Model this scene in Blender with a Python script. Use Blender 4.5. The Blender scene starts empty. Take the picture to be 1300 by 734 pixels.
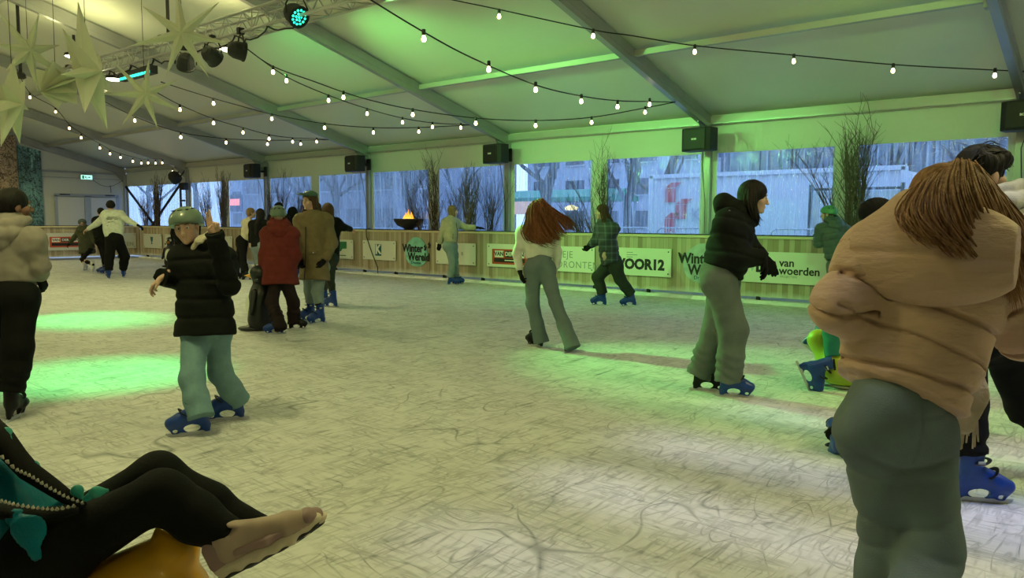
import bpy, math, random
import numpy as np
from mathutils import Matrix, Vector, Euler
# light levels
WORLD_S = 2.4; PD = (180, 220, 200, 80); PU = (45, 120, 260, 15); EX = (280, 310, 290, 165, 340, 240); GB = 600; GA = 2600; G1 = 2000; G2 = 1800; G3 = 560; G4 = 480; LV = 3.2; BL = 200; EXPO = 0.; UPS = (220, 260, 220, 260, 200, 120)
rnd = random.Random(7)
COL = bpy.context.scene.collection
PI = math.pi
# ------------------------------------------------------------------ camera numbers (metres; ice z=0; the long window wall is the plane Y=0)
CAM = np.array([1.6506, -13.7154, 1.4196]); YAW, PITCH, ROLL, FPX = .6982, -.088, .0046, 975.8
FW = np.array([-math.sin(YAW)*math.cos(PITCH), math.cos(YAW)*math.cos(PITCH), math.sin(PITCH)])
R0 = np.array([math.cos(YAW), math.sin(YAW), 0.]); U0 = np.cross(R0, FW)
RT = R0*math.cos(ROLL)+U0*math.sin(ROLL); UP = -R0*math.sin(ROLL)+U0*math.cos(ROLL)
def ray(x, y): return FW+RT*(x-650)/FPX-UP*(y-367)/FPX
def at(x, y, d): return CAM+ray(x, y)*d                      # measured point of the photo at a known distance
def gnd(x, y, z=0.):
    r = ray(x, y); return CAM+r*(z-CAM[2])/r[2]
def onY(x, y, Y):
    r = ray(x, y); return CAM+r*(Y-CAM[1])/r[1]
def depth(p): return float((np.array(p)-CAM)@FW)
def unit(v):
    v = np.array(v, float); return v/(np.linalg.norm(v)+1e-12)
V3 = lambda *a: np.array(a, float)
Z = V3(0, 0, 1)
# ------------------------------------------------------------------ materials
MATS = {}
def mat(name, col, rough=.6, metal=0., spec=.5, emit=None, es=0., noise=0., nscale=20., bump=0., bscale=40., stretch=(1, 1, 1), trans=0., sheen=0., coat=0.):
    if name in MATS: return MATS[name]
    m = bpy.data.materials.new(name); m.use_nodes = True; nt = m.node_tree; b = nt.nodes['Principled BSDF']
    b.inputs['Base Color'].default_value = (*col, 1); b.inputs['Roughness'].default_value = rough; b.inputs['Metallic'].default_value = metal
    if emit: b.inputs['Emission Color'].default_value = (*emit, 1); b.inputs['Emission Strength'].default_value = es
    b.inputs['Specular IOR Level'].default_value = spec
    if trans: b.inputs['Transmission Weight'].default_value = trans
    if sheen: b.inputs['Sheen Weight'].default_value = sheen
    if coat: b.inputs['Coat Weight'].default_value = coat
    if noise or bump:
        tc = nt.nodes.new('ShaderNodeTexCoord'); mp = nt.nodes.new('ShaderNodeMapping'); mp.inputs['Scale'].default_value = stretch
        nt.links.new(tc.outputs['Object'], mp.inputs['Vector'])
    if noise:
        n = nt.nodes.new('ShaderNodeTexNoise'); n.inputs['Scale'].default_value = nscale; n.inputs['Detail'].default_value = 5
        nt.links.new(mp.outputs[0], n.inputs['Vector'])
        r = nt.nodes.new('ShaderNodeValToRGB'); r.color_ramp.elements[0].position = .3; r.color_ramp.elements[1].position = .7
        r.color_ramp.elements[0].color = (*[max(0, c*(1-noise)) for c in col], 1); r.color_ramp.elements[1].color = (*[min(1, c*(1+noise)) for c in col], 1)
        nt.links.new(n.outputs['Fac'], r.inputs[0]); nt.links.new(r.outputs[0], b.inputs['Base Color'])
    if bump:
        n = nt.nodes.new('ShaderNodeTexNoise'); n.inputs['Scale'].default_value = bscale; n.inputs['Detail'].default_value = 4
        nt.links.new(mp.outputs[0], n.inputs['Vector'])
        bp = nt.nodes.new('ShaderNodeBump'); bp.inputs['Strength'].default_value = bump; bp.inputs['Distance'].default_value = .01
        nt.links.new(n.outputs['Fac'], bp.inputs['Height']); nt.links.new(bp.outputs[0], b.inputs['Normal'])
    MATS[name] = m; return m
class NT:
    """small node helper"""
    def __init__(s, name):
        s.m = bpy.data.materials.new(name); s.m.use_nodes = True; s.t = s.m.node_tree; s.b = s.t.nodes['Principled BSDF']; s.out = s.t.nodes['Material Output']
        s.tc = s.t.nodes.new('ShaderNodeTexCoord'); MATS[name] = s.m
    def n(s, typ, **kw):
        o = s.t.nodes.new('ShaderNode'+typ)
        for k, v in kw.items():
            if hasattr(o, k) and k not in o.inputs: setattr(o, k, v)
            else: o.inputs[k].default_value = v
        return o
    def l(s, a, b): s.t.links.new(a, b)
    def map(s, sc=(1, 1, 1), rot=(0, 0, 0), src='Object', loc=(0, 0, 0)):
        o = s.n('Mapping'); o.inputs['Scale'].default_value = sc; o.inputs['Rotation'].default_value = rot; o.inputs['Location'].default_value = loc
        s.l(s.tc.outputs[src], o.inputs['Vector']); return o.outputs[0]
    def noise(s, vec, scale=5., detail=3., dist=0., rough=.5):
        o = s.n('TexNoise'); o.inputs['Scale'].default_value = scale; o.inputs['Detail'].default_value = detail; o.inputs['Distortion'].default_value = dist; o.inputs['Roughness'].default_value = rough
        s.l(vec, o.inputs['Vector']); return o.outputs['Fac']
    def math(s, op, a, b=None, c=None, clamp=False):
        o = s.n('Math'); o.operation = op; o.use_clamp = clamp
        for i, v in enumerate((a, b, c)):
            if v is None: continue
            if isinstance(v, (int, float)): o.inputs[i].default_value = v
            else: s.l(v, o.inputs[i])
        return o.outputs[0]
    def ramp(s, fac, stops):
        o = s.n('ValToRGB'); e = o.color_ramp.elements
        while len(e) < len(stops): e.new(.5)
        for i, (p, c) in enumerate(stops): e[i].position = p; e[i].color = (*c, 1)
        s.l(fac, o.inputs[0]); return o.outputs[0]
    def mix(s, fac, a, b, mode='MIX'):
        o = s.n('Mix'); o.data_type = 'RGBA'; o.blend_type = mode
        for i, v in ((0, fac), (6, a), (7, b)):
            if isinstance(v, (int, float)): o.inputs[i].default_value = v
            elif isinstance(v, tuple): o.inputs[i].default_value = (*v, 1)
            else: s.l(v, o.inputs[i])
        return o.outputs[2]
    def bump(s, h, strength=.3, dist=.01):
        o = s.n('Bump'); o.inputs['Strength'].default_value = strength; o.inputs['Distance'].default_value = dist
        s.l(h, o.inputs['Height']); s.l(o.outputs[0], s.b.inputs['Normal']); return o.outputs[0]
# ------------------------------------------------------------------ objects
def tag(o, label=None, cat=None, group=None, kind=None):
    if label: o['label'] = label
    if cat: o['category'] = cat
    if group: o['group'] = group
    if kind: o['kind'] = kind
    return o
def empty(name, loc=(0, 0, 0), rz=0., label=None, cat=None, group=None):
    o = bpy.data.objects.new(name, None); o.empty_display_size = .1; COL.objects.link(o); o.location = tuple(loc); o.rotation_euler = (0, 0, rz)
    return tag(o, label, cat, group)
def link(name, me, m, parent=None, off=None, smooth=True):
    """verts are world coordinates when off is the world position of the parent"""
    o = bpy.data.objects.new(name, me); COL.objects.link(o)
    if m is not None and not me.materials: me.materials.append(m)
    if smooth and len(me.polygons): me.polygons.foreach_set('use_smooth', [True]*len(me.polygons))
    if parent: o.parent = parent
    return o
def copy_tree(o, parent=None):
    c = o.copy(); COL.objects.link(c)
    if parent: c.parent = parent
    for ch in list(o.children): copy_tree(ch, c)
    return c
class MB:
    def __init__(s): s.v = []; s.f = []
    def add(s, vs, fs):
        k = len(s.v); s.v += [tuple(map(float, p)) for p in vs]; s.f += [tuple(i+k for i in f) for f in fs]; return s
    def box(s, c, sz, R=None):
        c = np.array(c, float); h = np.array(sz, float)/2; R = np.eye(3) if R is None else np.array(R)   # R rows = local axes
        P = [c+R.T@(h*np.array(q)) for q in ((-1, -1, -1), (1, -1, -1), (1, 1, -1), (-1, 1, -1), (-1, -1, 1), (1, -1, 1), (1, 1, 1), (-1, 1, 1))]
        return s.add(P, [(0, 3, 2, 1), (4, 5, 6, 7), (0, 1, 5, 4), (1, 2, 6, 5), (2, 3, 7, 6), (3, 0, 4, 7)])
    def beam(s, a, b, w, h, up=(0, 0, 1)):
        a = np.array(a, float); b = np.array(b, float); d = unit(b-a); u = np.array(up, float); r = unit(np.cross(d, u)); u = np.cross(r, d)
        return s.box((a+b)/2, (np.linalg.norm(b-a), w, h), [d, r, u])
    def tube(s, pts, r, n=6, caps=True, flat=1.):
        pts = [np.array(p, float) for p in pts]; m = len(pts); rr = list(r) if hasattr(r, '__len__') else [r]*m
        t0 = unit(pts[1]-pts[0]); u = np.cross(t0, (0, 0, 1))
        if np.linalg.norm(u) < .1: u = np.cross(t0, (0, 1, 0))
        u = unit(u); vs = []
        for i, p in enumerate(pts):
            t = unit(pts[min(i+1, m-1)]-pts[max(i-1, 0)]); u = unit(u-t*(u@t)); w = np.cross(t, u)
            for k in range(n):
                a = 2*PI*k/n; vs.append(p+rr[i]*(math.cos(a)*u+flat*math.sin(a)*w))
        fs = [(i*n+k, i*n+(k+1) % n, (i+1)*n+(k+1) % n, (i+1)*n+k) for i in range(m-1) for k in range(n)]
        if caps: fs += [tuple(range(n-1, -1, -1)), tuple(range((m-1)*n, m*n))]
        return s.add(vs, fs)
    def lathe(s, prof, c=(0, 0, 0), n=20, R=None):
        """prof: (r,z) from bottom to top"""
        c = np.array(c, float); R = np.eye(3) if R is None else np.array(R); vs = []
        for r, z in prof:
            for k in range(n):
                a = 2*PI*k/n; vs.append(c+R.T@np.array([r*math.cos(a), r*math.sin(a), z]))
        m = len(prof); fs = [(i*n+k, i*n+(k+1) % n, (i+1)*n+(k+1) % n, (i+1)*n+k) for i in range(m-1) for k in range(n)]
        fs += [tuple(range(n-1, -1, -1)), tuple(range((m-1)*n, m*n))]
        return s.add(vs, fs)
    def prism(s, poly, o, ax, ay, az, th):
        """poly in (ax,ay) plane at o, thickness th along az (centred)"""
        o, ax, ay, az = [np.array(q, float) for q in (o, ax, ay, az)]; n = len(poly)
        vs = [o+ax*x+ay*y-az*th/2 for x, y in poly]+[o+ax*x+ay*y+az*th/2 for x, y in poly]
        return s.add(vs, [tuple(range(n-1, -1, -1)), tuple(range(n, 2*n))]+[(i, (i+1) % n, n+(i+1) % n, n+i) for i in range(n)])
    def mesh(s, name='m', off=(0, 0, 0)):
        me = bpy.data.meshes.new(name); o = np.array(off, float)
        me.from_pydata([tuple(np.array(p)-o) for p in s.v], [], s.f); me.update(); return me
    def build(s, name, m, parent=None, smooth=False, off=None, bevel=0.):
        if off is None: off = tuple(wloc(parent)) if parent else (0, 0, 0)
        o = link(name, s.mesh(name, off), m, parent, smooth=smooth)
        if bevel:
            b = o.modifiers.new('b', 'BEVEL'); b.width = bevel; b.segments = 2; b.limit_method = 'ANGLE'
        if not parent and any(off): o.location = tuple(off)
        return o
def wloc(o):
    p = np.array(o.location, float)
    while o.parent: o = o.parent; p = p+np.array(o.location, float)
    return p
def text(s, size, loc, rot, m, name='lettering', parent=None, ext=.002, align='CENTER', spacing=1., bold=0., shear=0., sx=1.):
    cu = bpy.data.curves.new('t', 'FONT'); cu.body = s; cu.size = size; cu.extrude = ext; cu.align_x = align; cu.align_y = 'CENTER'; cu.space_character = spacing; cu.offset = bold; cu.shear = shear; cu.resolution_u = 3
    o = bpy.data.objects.new('t', cu); COL.objects.link(o); dg = bpy.context.evaluated_depsgraph_get()
    me = bpy.data.meshes.new_from_object(o.evaluated_get(dg)); bpy.data.objects.remove(o); me.materials.clear()
    for v in me.vertices: v.co.x *= sx
    r = link(name, me, m, parent, smooth=False); r.rotation_euler = rot
    r.location = tuple(np.array(loc, float)-(wloc(parent) if parent else 0)); return r
WALLROT = (PI/2, 0, 0); ENDROT = (PI/2, 0, PI/2)
# ------------------------------------------------------------------ implicit surfaces: blended limbs and cloth meshed with surface nets
def cone(a, b, ra, rb, sq=None, s=1., flat=0, k=None, sub=0): return dict(t='c', a=np.array(a, float), b=np.array(b, float), ra=ra, rb=rb, sq=sq, s=s, flat=flat, k=k, sub=sub)
def ell(c, r, R=None, k=None, sub=0): return dict(t='e', a=np.array(c, float), r=np.array(r, float), R=np.eye(3) if R is None else np.array(R, float), k=k, sub=sub)
def plane(p, n): return dict(t='p', a=np.array(p, float), n=unit(n))
def pbounds(p):
    if p['t'] == 'c':
        m = max(p['ra'], p['rb']); return np.minimum(p['a'], p['b'])-m, np.maximum(p['a'], p['b'])+m
    m = np.abs(p['R'].T)@p['r']; return p['a']-m, p['a']+m
def peval(p, X):
    if p['t'] == 'c':
        a, b = p['a'], p['b']; q = X-a; d = b-a; s = p['s']
        if p['sq'] is not None:
            ax = p['sq']; q = q+ax*((q@ax)*(1/s-1))[..., None]; d = d+ax*((d@ax)*(1/s-1))
        L2 = d@d+1e-12; t = (q@d)/L2; tc = np.clip(t, 0, 1.15 if p['flat'] else 1)
        D = np.sqrt(((q-tc[..., None]*d)**2).sum(-1))-(p['ra']+(p['rb']-p['ra'])*tc)
        if p['sq'] is not None: D = D*max(s, .6)
        if p['flat']: D = np.maximum(D, (t-1)*math.sqrt(L2))
        return D
    q = (X-p['a'])@p['R'].T; k0 = np.sqrt(((q/p['r'])**2).sum(-1))+1e-9; k1 = np.sqrt(((q/p['r']**2)**2).sum(-1))+1e-9
    return k0*(k0-1)/k1
def nets(D, org, vox):
    S = D < 0; sh = np.array(D.shape); cs = tuple(sh-1)
    cnt = np.zeros(cs, np.int32); acc = np.zeros(cs+(3,), np.float32)
    n = sh-1
    for ax in range(3):
        o1, o2 = [i for i in range(3) if i != ax]
        for u in (0, 1):
            for v in (0, 1):
                sa = [None]*3; sb = [None]*3
                sa[ax] = slice(0, n[ax]); sb[ax] = slice(1, n[ax]+1)
                sa[o1] = sb[o1] = slice(u, n[o1]+u); sa[o2] = sb[o2] = slice(v, n[o2]+v)
                A = D[tuple(sa)]; B = D[tuple(sb)]; c = (A < 0) != (B < 0)
                t = np.where(c, A/np.where(c, A-B, 1), 0)
                acc[..., ax] += t; acc[..., o1] += c*u; acc[..., o2] += c*v; cnt += c
    act = cnt > 0; idx = np.full(cs, -1, np.int64); idx[act] = np.arange(act.sum())
    cells = np.argwhere(act); verts = (cells+acc[act]/cnt[act][:, None])*vox+org
    F = []
    for ax in range(3):
        o1, o2 = (ax+1) % 3, (ax+2) % 3
        sa = [slice(1, sh[i]-1) for i in range(3)]; sb = list(sa); sa[ax] = slice(0, sh[ax]-1); sb[ax] = slice(1, sh[ax])
        A = S[tuple(sa)]; B = S[tuple(sb)]; e = np.argwhere(A != B); 
        if not len(e): continue
        pos = A[tuple(e.T)]; base = e.copy(); 
        for i in (o1, o2): base[:, i] += 1
        def c(du, dv):
            q = base.copy(); q[:, o1] -= du; q[:, o2] -= dv; return idx[tuple(q.T)]
        q = np.stack([c(1, 1), c(0, 1), c(0, 0), c(1, 0)], 1)
        q[~pos] = q[~pos][:, ::-1]; F.append(q)
    return verts, (np.concatenate(F) if F else np.zeros((0, 4), int))
def wob(X, f, seed=0, n=5, st=(1, 1, 1)):
    r = np.random.RandomState(seed); s = np.zeros(X.shape[:-1])
    for i in range(n):
        k = r.normal(size=3)*f*np.array(st); s += np.sin(X@k+r.uniform(0, 6.3)+1.2*np.sin(X@(k[[1, 2, 0]]*.6)+r.uniform(0, 6)))
    return s/n
def sdf(prims, vox, k=.03, disp=None, cuts=()):
    pos = [p for p in prims if not p['sub']]
    lo = np.min([pbounds(p)[0] for p in pos], 0)-3*vox-.01; hi = np.max([pbounds(p)[1] for p in pos], 0)+3*vox+.01
    n = np.ceil((hi-lo)/vox).astype(int)+1
    ax = [lo[i]+np.arange(n[i])*vox for i in range(3)]
    D = np.full(tuple(n), .5)
    for p in pos+[p for p in prims if p['sub']]:
        kk = k if p['k'] is None else p['k']
        l, h = pbounds(p); m = kk*1.2+3*vox+.02
        i0 = np.clip(np.floor((l-m-lo)/vox).astype(int), 0, n); i1 = np.clip(np.ceil((h+m-lo)/vox).astype(int)+1, 0, n)
        if (i1 <= i0).any(): continue
        sl = tuple(slice(a, b) for a, b in zip(i0, i1))
        X = np.stack(np.meshgrid(*[ax[i][sl[i]] for i in range(3)], indexing='ij'), -1)
        d = peval(p, X); E = D[sl]
        if p['sub']: D[sl] = np.maximum(E, -d)
        elif kk > 0:
            hh = np.clip(kk-np.abs(E-d), 0, None)/kk; D[sl] = np.minimum(E, d)-hh*hh*kk*.25
        else: D[sl] = np.minimum(E, d)
    if disp or cuts:
        X = np.stack(np.meshgrid(*ax, indexing='ij'), -1)
        if disp: D = D+disp(X)
        for c in cuts: D = np.maximum(D, (X-c['a'])@c['n'])
    D[0] = D[-1] = .5; D[:, 0] = D[:, -1] = .5; D[:, :, 0] = D[:, :, -1] = .5
    return nets(D, lo, vox)
def join(parts):
    vs = []; fs = []; k = 0
    for v, f in parts:
        vs.append(v); fs.append(f+k); k += len(v)
    return np.concatenate(vs), np.concatenate(fs)
def smesh(name, vf, m, parent, org=None, smooth=True):
    v, f = vf; org = wloc(parent) if org is None and parent else (V3(0, 0, 0) if org is None else org)
    me = bpy.data.meshes.new(name); v = np.asarray(v)-org
    me.vertices.add(len(v)); me.vertices.foreach_set('co', v.astype(np.float32).ravel())
    me.loops.add(len(f)*4); me.loops.foreach_set('vertex_index', f.astype(np.int32).ravel())
    me.polygons.add(len(f)); me.polygons.foreach_set('loop_start', np.arange(0, len(f)*4, 4, dtype=np.int32)); me.polygons.foreach_set('loop_total', np.full(len(f), 4, np.int32))
    me.update(calc_edges=True); me.validate()
    return link(name, me, m, parent, smooth=smooth)
# ------------------------------------------------------------------ people
def hdir(px, h):
    r = ray(px, 367); v = unit(V3(r[0], r[1], 0)); rt = V3(v[1], -v[0], 0); h = math.radians(h)
    return v*math.cos(h)+rt*math.sin(h)
def frame(front, up=Z):
    f = unit(front); r = unit(np.cross(f, up)); u = np.cross(r, f); return np.array([r, f, u])       # rows: right, front, up
SKIN = mat('skin', (.62, .40, .30), .5, noise=.08, nscale=60); SKIND = mat('skin brown', (.20, .10, .06), .5, noise=.08, nscale=60)
LIP = mat('lips', (.45, .17, .14), .45); LIPD = mat('lips dark', (.16, .06, .045), .45)
EYEM = mat('eye dark', (.02, .015, .012), .15); EYEW = mat('eye white', (.7, .68, .64), .25)
def head_sdf(c, Fr, hs, vox, neck=None):
    L = lambda x, y, z: c+Fr.T@(V3(x, y, z)*hs)
    q = [ell(L(0, -.014, .03), V3(.076, .095, .088)*hs, Fr), ell(L(0, .022, -.04), V3(.06, .07, .075)*hs, Fr),
         cone(L(0, .074, -.096), L(0, .055, -.09), .02*hs, .03*hs), ell(L(.036, .055, -.028), V3(.03, .03, .028)*hs, Fr), ell(L(-.036, .055, -.028), V3(.03, .03, .028)*hs, Fr),
         ell(L(0, .076, .03), V3(.048, .02, .014)*hs, Fr, k=.015), 
         cone(L(0, .092, .008), L(0, .11, -.03), .0085*hs, .0135*hs, k=.01), ell(L(.012, .1, -.033), V3(.009, .01, .008)*hs, Fr, k=.006), ell(L(-.012, .1, -.033), V3(.009, .01, .008)*hs, Fr, k=.006),
         ell(L(.079, -.008, -.012), V3(.011, .02, .031)*hs, Fr, k=.008), ell(L(-.079, -.008, -.012), V3(.011, .02, .031)*hs, Fr, k=.008),
         ell(L(0, .092, -.058), V3(.021, .011, .006)*hs, Fr, k=.006), ell(L(0, .09, -.069), V3(.018, .011, .006)*hs, Fr, k=.006)]
    if neck is not None: q.append(cone(c+Fr.T@V3(0, -.02, -.05)*hs, neck, .052*hs, .056*hs))
    q += [ell(L(.031, .096, .004), V3(.015, .014, .01)*hs, Fr, sub=1), ell(L(-.031, .096, .004), V3(.015, .014, .01)*hs, Fr, sub=1)]
    return sdf(q, vox, .022*hs)
def hand_sdf(w, d, s, n, size=1., curl=(.4, .45, .5, .55), thumb=.4, rr=1., vox=.004):
    """w wrist, d pointing direction, s side of the thumb, n back of the hand"""
    d = unit(d); s = unit(s-d*(s@d)); n = unit(np.cross(d, s)*(1 if np.cross(d, s)@n > 0 else -1)); S = size; q = [cone(w-d*.05*S, w+d*.015*S, .027*S*rr, .025*S*rr, n, .8)]
    for i in range(4):
        o = (1.5-i)*.019*S; kn = w+d*(.088-.006*abs(i-1))*S+s*o
        q.append(cone(w+d*.01*S+s*o*.6, kn, .017*S*rr, .0125*S*rr, n, .8, k=.012))
        L = (.074, .084, .078, .06)[i]*S; p = kn; dd = unit(d+s*o*2.2/S*(.6 if curl[i] < .2 else .15)); c = curl[i]; a = 0
        for j, fr in enumerate((.45, .31, .24)):
            a += c*(1.1, 1.25, .7)[j]; v = dd*math.cos(a)-n*math.sin(a); e = p+v*L*fr
            q.append(cone(p, e, (.0098-.0011*j)*S*rr, (.0092-.0012*j)*S*rr, k=.0035)); p = e
    p = w+d*.022*S+s*.02*S; e = p+unit(d*.75+s*(.75-.5*thumb)-n*(.25+.5*thumb))*.042*S; q.append(cone(p, e, .015*S*rr, .0115*S*rr, k=.01))
    e2 = e+unit(d*(.95-.4*thumb)+s*(.35-.9*thumb)-n*.35)*.032*S; q.append(cone(e, e2, .011*S*rr, .0085*S*rr, k=.004))
    return sdf(q, vox, .008)
SKATES = {}
def skate_proto(key, shell, dark, metal):
    """local: toe +y, ice at z=0, heel y=-.1"""
    if key in SKATES: return SKATES[key]
    q = [cone((0, -.055, .115), (0, .085, .098), .046, .043, V3(1, 0, 0), .86), cone((0, .085, .098), (0, .125, .09), .043, .036, V3(1, 0, 0), 1.1),
         cone((0, -.055, .12), (0, -.04, .275), .05, .058, V3(1, 0, 0), .86, flat=1), cone((0, -.03, .16), (0, .06, .12), .045, .04, V3(1, 0, 0), .9),
         ell((0, .012, .058), (.019, .13, .04)), cone((0, -.085, .1), (0, -.1, .02), .028, .018, V3(1, 0, 0), .7), cone((0, .1, .08), (0, .1, .02), .03, .02, V3(1, 0, 0), .6)]
    q += [ell((0, -.005, .047), (.1, .052, .028), sub=1), ell((0, .098, .034), (.1, .016, .013), sub=1)]
    boot = sdf(q, .0055, .018, cuts=[plane((0, 0, .014), (0, 0, -1))])
    m1 = smesh('boot', boot, shell, None).data
    b = MB(); pf = [(-.155, .006), (-.15, 0), (.13, 0), (.15, .008), (.158, .024), (-.15, .022)]
    b.prism(pf, (0, 0, 0), (0, 1, 0), (0, 0, 1), (1, 0, 0), .004); m2 = b.mesh('blade')
    b = MB(); t = []
    for (y, z, w, h, tl) in ((-.03, .215, .062, .064, .1), (.035, .15, .05, .05, .75)):
        pts = [V3(math.cos(a)*w, y+math.sin(a)*h*math.cos(tl), z+math.sin(a)*h*math.sin(tl)*.6-.006*math.cos(2*a)) for a in np.linspace(-.35, PI+.35, 15)]
        b.tube(pts, .011, 6, flat=.45)
    b.tube([(0, -.02, .268), (0, -.015, .285)], [.05, .047], 12)
    m3 = b.mesh('strap')
    m4 = MB().box((.06, -.02, .215), (.01, .03, .022)).mesh('buckle'); m5 = MB().box((-.06, -.02, .215), (.01, .03, .022)).mesh('buckle')
    for o in [o for o in bpy.data.objects if o.data == m1]: bpy.data.objects.remove(o)
    for me, mm in ((m1, shell), (m2, metal), (m3, dark), (m4, metal), (m5, metal)):
        if not me.materials: me.materials.append(mm)
    for me in (m1,): me.polygons.foreach_set('use_smooth', [True]*len(me.polygons))
    SKATES[key] = (m1, m2, m3, m4, m5); return SKATES[key]
BLUE = mat('blue skate plastic', (.004, .045, .27), .35, noise=.15, nscale=30); BLACKP = mat('black plastic', (.008, .008, .009), .5, spec=.25); STEEL = mat('steel', (.6, .62, .64), .3, 1.)
WHITEP = mat('white skate leather', (.75, .75, .72), .45); PEARL = mat('buckle grey', (.55, .57, .6), .35)
def skate(root, pos, dirv, pitch=0., roll=0., kind='blue', size=1.):
    """pos = ice point under the blade's middle"""
    key = {'blue': BLUE, 'black': BLACKP, 'white': WHITEP}[kind]
    ms = skate_proto(kind, key, BLACKP if kind != 'white' else PEARL, PEARL)
    f = unit(dirv); r = unit(np.cross(f, Z)); 
    Rm = Matrix(((r[0], f[0], 0), (r[1], f[1], 0), (r[2], f[2], 1)))
    Rm = Rm @ Matrix.Rotation(math.radians(pitch), 3, 'X') @ Matrix.Rotation(math.radians(roll), 3, 'Y')
    par = None
    for nm, me in zip(('skate', 'blade', 'strap', 'buckle', 'buckle'), ms):
        o = bpy.data.objects.new(nm, me); COL.objects.link(o)
        if par is None:
            o.parent = root; o.matrix_local = Matrix.Translation(Vector(np.array(pos)-wloc(root))) @ Rm.to_4x4() @ Matrix.Scale(size, 4); par = o
        else: o.parent = par
    A = np.array(Rm); return np.array(pos)+A@V3(0, -.045, .2)*size      # ankle
class Person:
    def __init__(s, label, D, base, height=1.65, heading=0, skin=None, lip=None, group=None):
        s.D = D; s.k = height/1.68; s.h = heading; s.base = base; s.px = 650
        s.skin = skin or SKIN; s.lip = lip or LIP
        b = gnd(*base) if len(base) == 2 else np.array(base, float); s.px = base[0] if len(base) == 2 else 650
        if len(base) == 2: s.D = depth(b) if D is None else D
        s.root = empty('person', (b[0], b[1], 0), 0, label, 'person', group)
        s.vox = min(.02, max(.007, s.D*.0013))
        s.J = {}; s.ends = {}
    def P(s, x, y, dz=0.): return at(x, y, s.D+dz)
    def pose(s, **kw):
        """every joint: (px, py, extra distance) as read off the photo"""
        for k, v in kw.items():
            s.J[k] = s.P(*v) if len(v) in (2, 3) and not isinstance(v, np.ndarray) else v
        s.front = hdir(s.px, s.h)
        return s
    def feet(me, hem, **ft):
        for i, d in ft.items():
            d = dict(d); p, h = d.pop('p'), d.pop('h'); A = skate(me.root, p, h, **d); old = me.J['an'+i]; kn = me.J['kn'+i]
            sh = (A-old)@FW; me.J['kn'+i] = kn+FW*sh*.6; me.J['an'+i] = A; sz = d.get('size', 1.)
            ax = unit(me.J['kn'+i]-A); e = A+ax*((hem-.2*sz)/max(.3, ax[2])); me.ends[i] = e
    def body(s, hh=None, tilt=0., roll=0., hands=True, hs=1., face=True, hand_kw=None, bare=None, shrink=.86):
        J, k = s.J, s.k*shrink; f = s.front; B = []
        hp = hdir(s.px, s.h if hh is None else hh); hf = unit(hp*math.cos(math.radians(tilt))+Z*math.sin(math.radians(tilt)))
        Fr = frame(hf); a = math.radians(roll); r, u = Fr[0]*math.cos(a)+Fr[2]*math.sin(a), Fr[2]*math.cos(a)-Fr[0]*math.sin(a); Fr = np.array([r, Fr[1], u]); s.Fr = Fr; s.hs = hs*min(1.04, s.k**.4)
        B.append(cone(J['pelvis'], (J['pelvis']+J['chest'])/2, .145*k, .13*k, f, .72)); B.append(cone((J['pelvis']+J['chest'])/2, J['chest'], .13*k, .15*k, f, .7))
        for i in ('l', 'r'):
            if 'sh'+i in J:
                B += [cone(J['neck'], J['sh'+i], .05*k, .062*k, k=.04), cone(J['chest'], J['sh'+i], .1*k, .06*k, f, .8), cone(J['sh'+i], J['el'+i], .052*k, .041*k), cone(J['el'+i], J['wr'+i], .042*k, .028*k)]
            if 'hip'+i in J: B += [cone(J['hip'+i], J['kn'+i], .085*k, .057*k), cone(J['kn'+i], J['kn'+i]*.6+J['an'+i]*.4, .056*k, .056*k), cone(J['kn'+i]*.6+J['an'+i]*.4, J['an'+i], .056*k, .036*k)]
        parts = [sdf(B, max(s.vox, .009), .04)]
        hv = max(.0045, s.vox*.6); parts.append(head_sdf(J['head'], Fr, s.hs, hv, J['neck']))
        s.hand_parts = []
        if hands:
            for i in ('l', 'r'):
                if 'wr'+i not in J: continue
                kw = dict((hand_kw or {}).get(i, {})); d = kw.pop('d', unit(J['wr'+i]-J['el'+i])); sd = kw.pop('s', f); n = kw.pop('n', (J['sh'+i]-J['chest']))
                if abs(unit(d)@unit(sd)) > .9: sd = Z
                parts.append(hand_sdf(J['wr'+i], np.array(d, float), np.array(sd, float), np.array(n, float), s.k*kw.pop('size', 1.), vox=max(.0045, s.vox*.55), **kw))
        s.bodyo = smesh('body', join(parts), s.skin, s.root)
        if face and s.D < 14:
            L = lambda x, y, z: J['head']+Fr.T@(V3(x, y, z)*s.hs)
            for sx in (-1, 1):
                e = MB(); e.lathe([(.0005, -.011), (.008, -.008), (.011, 0), (.008, .008), (.0005, .011)], L(sx*.031, .078, .004), 10, Fr); eo = e.build('eye', EYEW, s.bodyo, smooth=True)
                e = MB(); e.lathe([(.0003, -.0055), (.004, -.004), (.0055, 0), (.004, .004), (.0003, .0055)], L(sx*.031, .086, .004), 8, Fr); e.build('iris', EYEM, s.bodyo, smooth=True)
            e = MB()
            e.tube([L(x, .088-.45*x*x*8, -.0565-.0+.0015*math.cos(x*180)) for x in np.linspace(-.021, .021, 7)], [.001*s.hs, .004, .0055, .005, .0055, .004, .001], 6)
            e.tube([L(x, .0885-.45*x*x*8, -.0665) for x in np.linspace(-.018, .018, 7)], [.001*s.hs, .004, .0055, .006, .0055, .004, .001], 6)
            e.build('lips', s.lip, s.bodyo, smooth=True)
        return s
    def brows(s, m):
        for sx in (-1, 1):
            e = MB(); e.tube([s.J['head']+s.Fr.T@(V3(sx*x, .093-.25*(x-.01)**2*20, .026+.006*math.sin((x-.012)*60))*s.hs) for x in np.linspace(.013, .05, 6)], [.001, .003, .0035, .003, .0025, .001], 6)
            e.build('eyebrow', m, s.bodyo, smooth=True)
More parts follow.
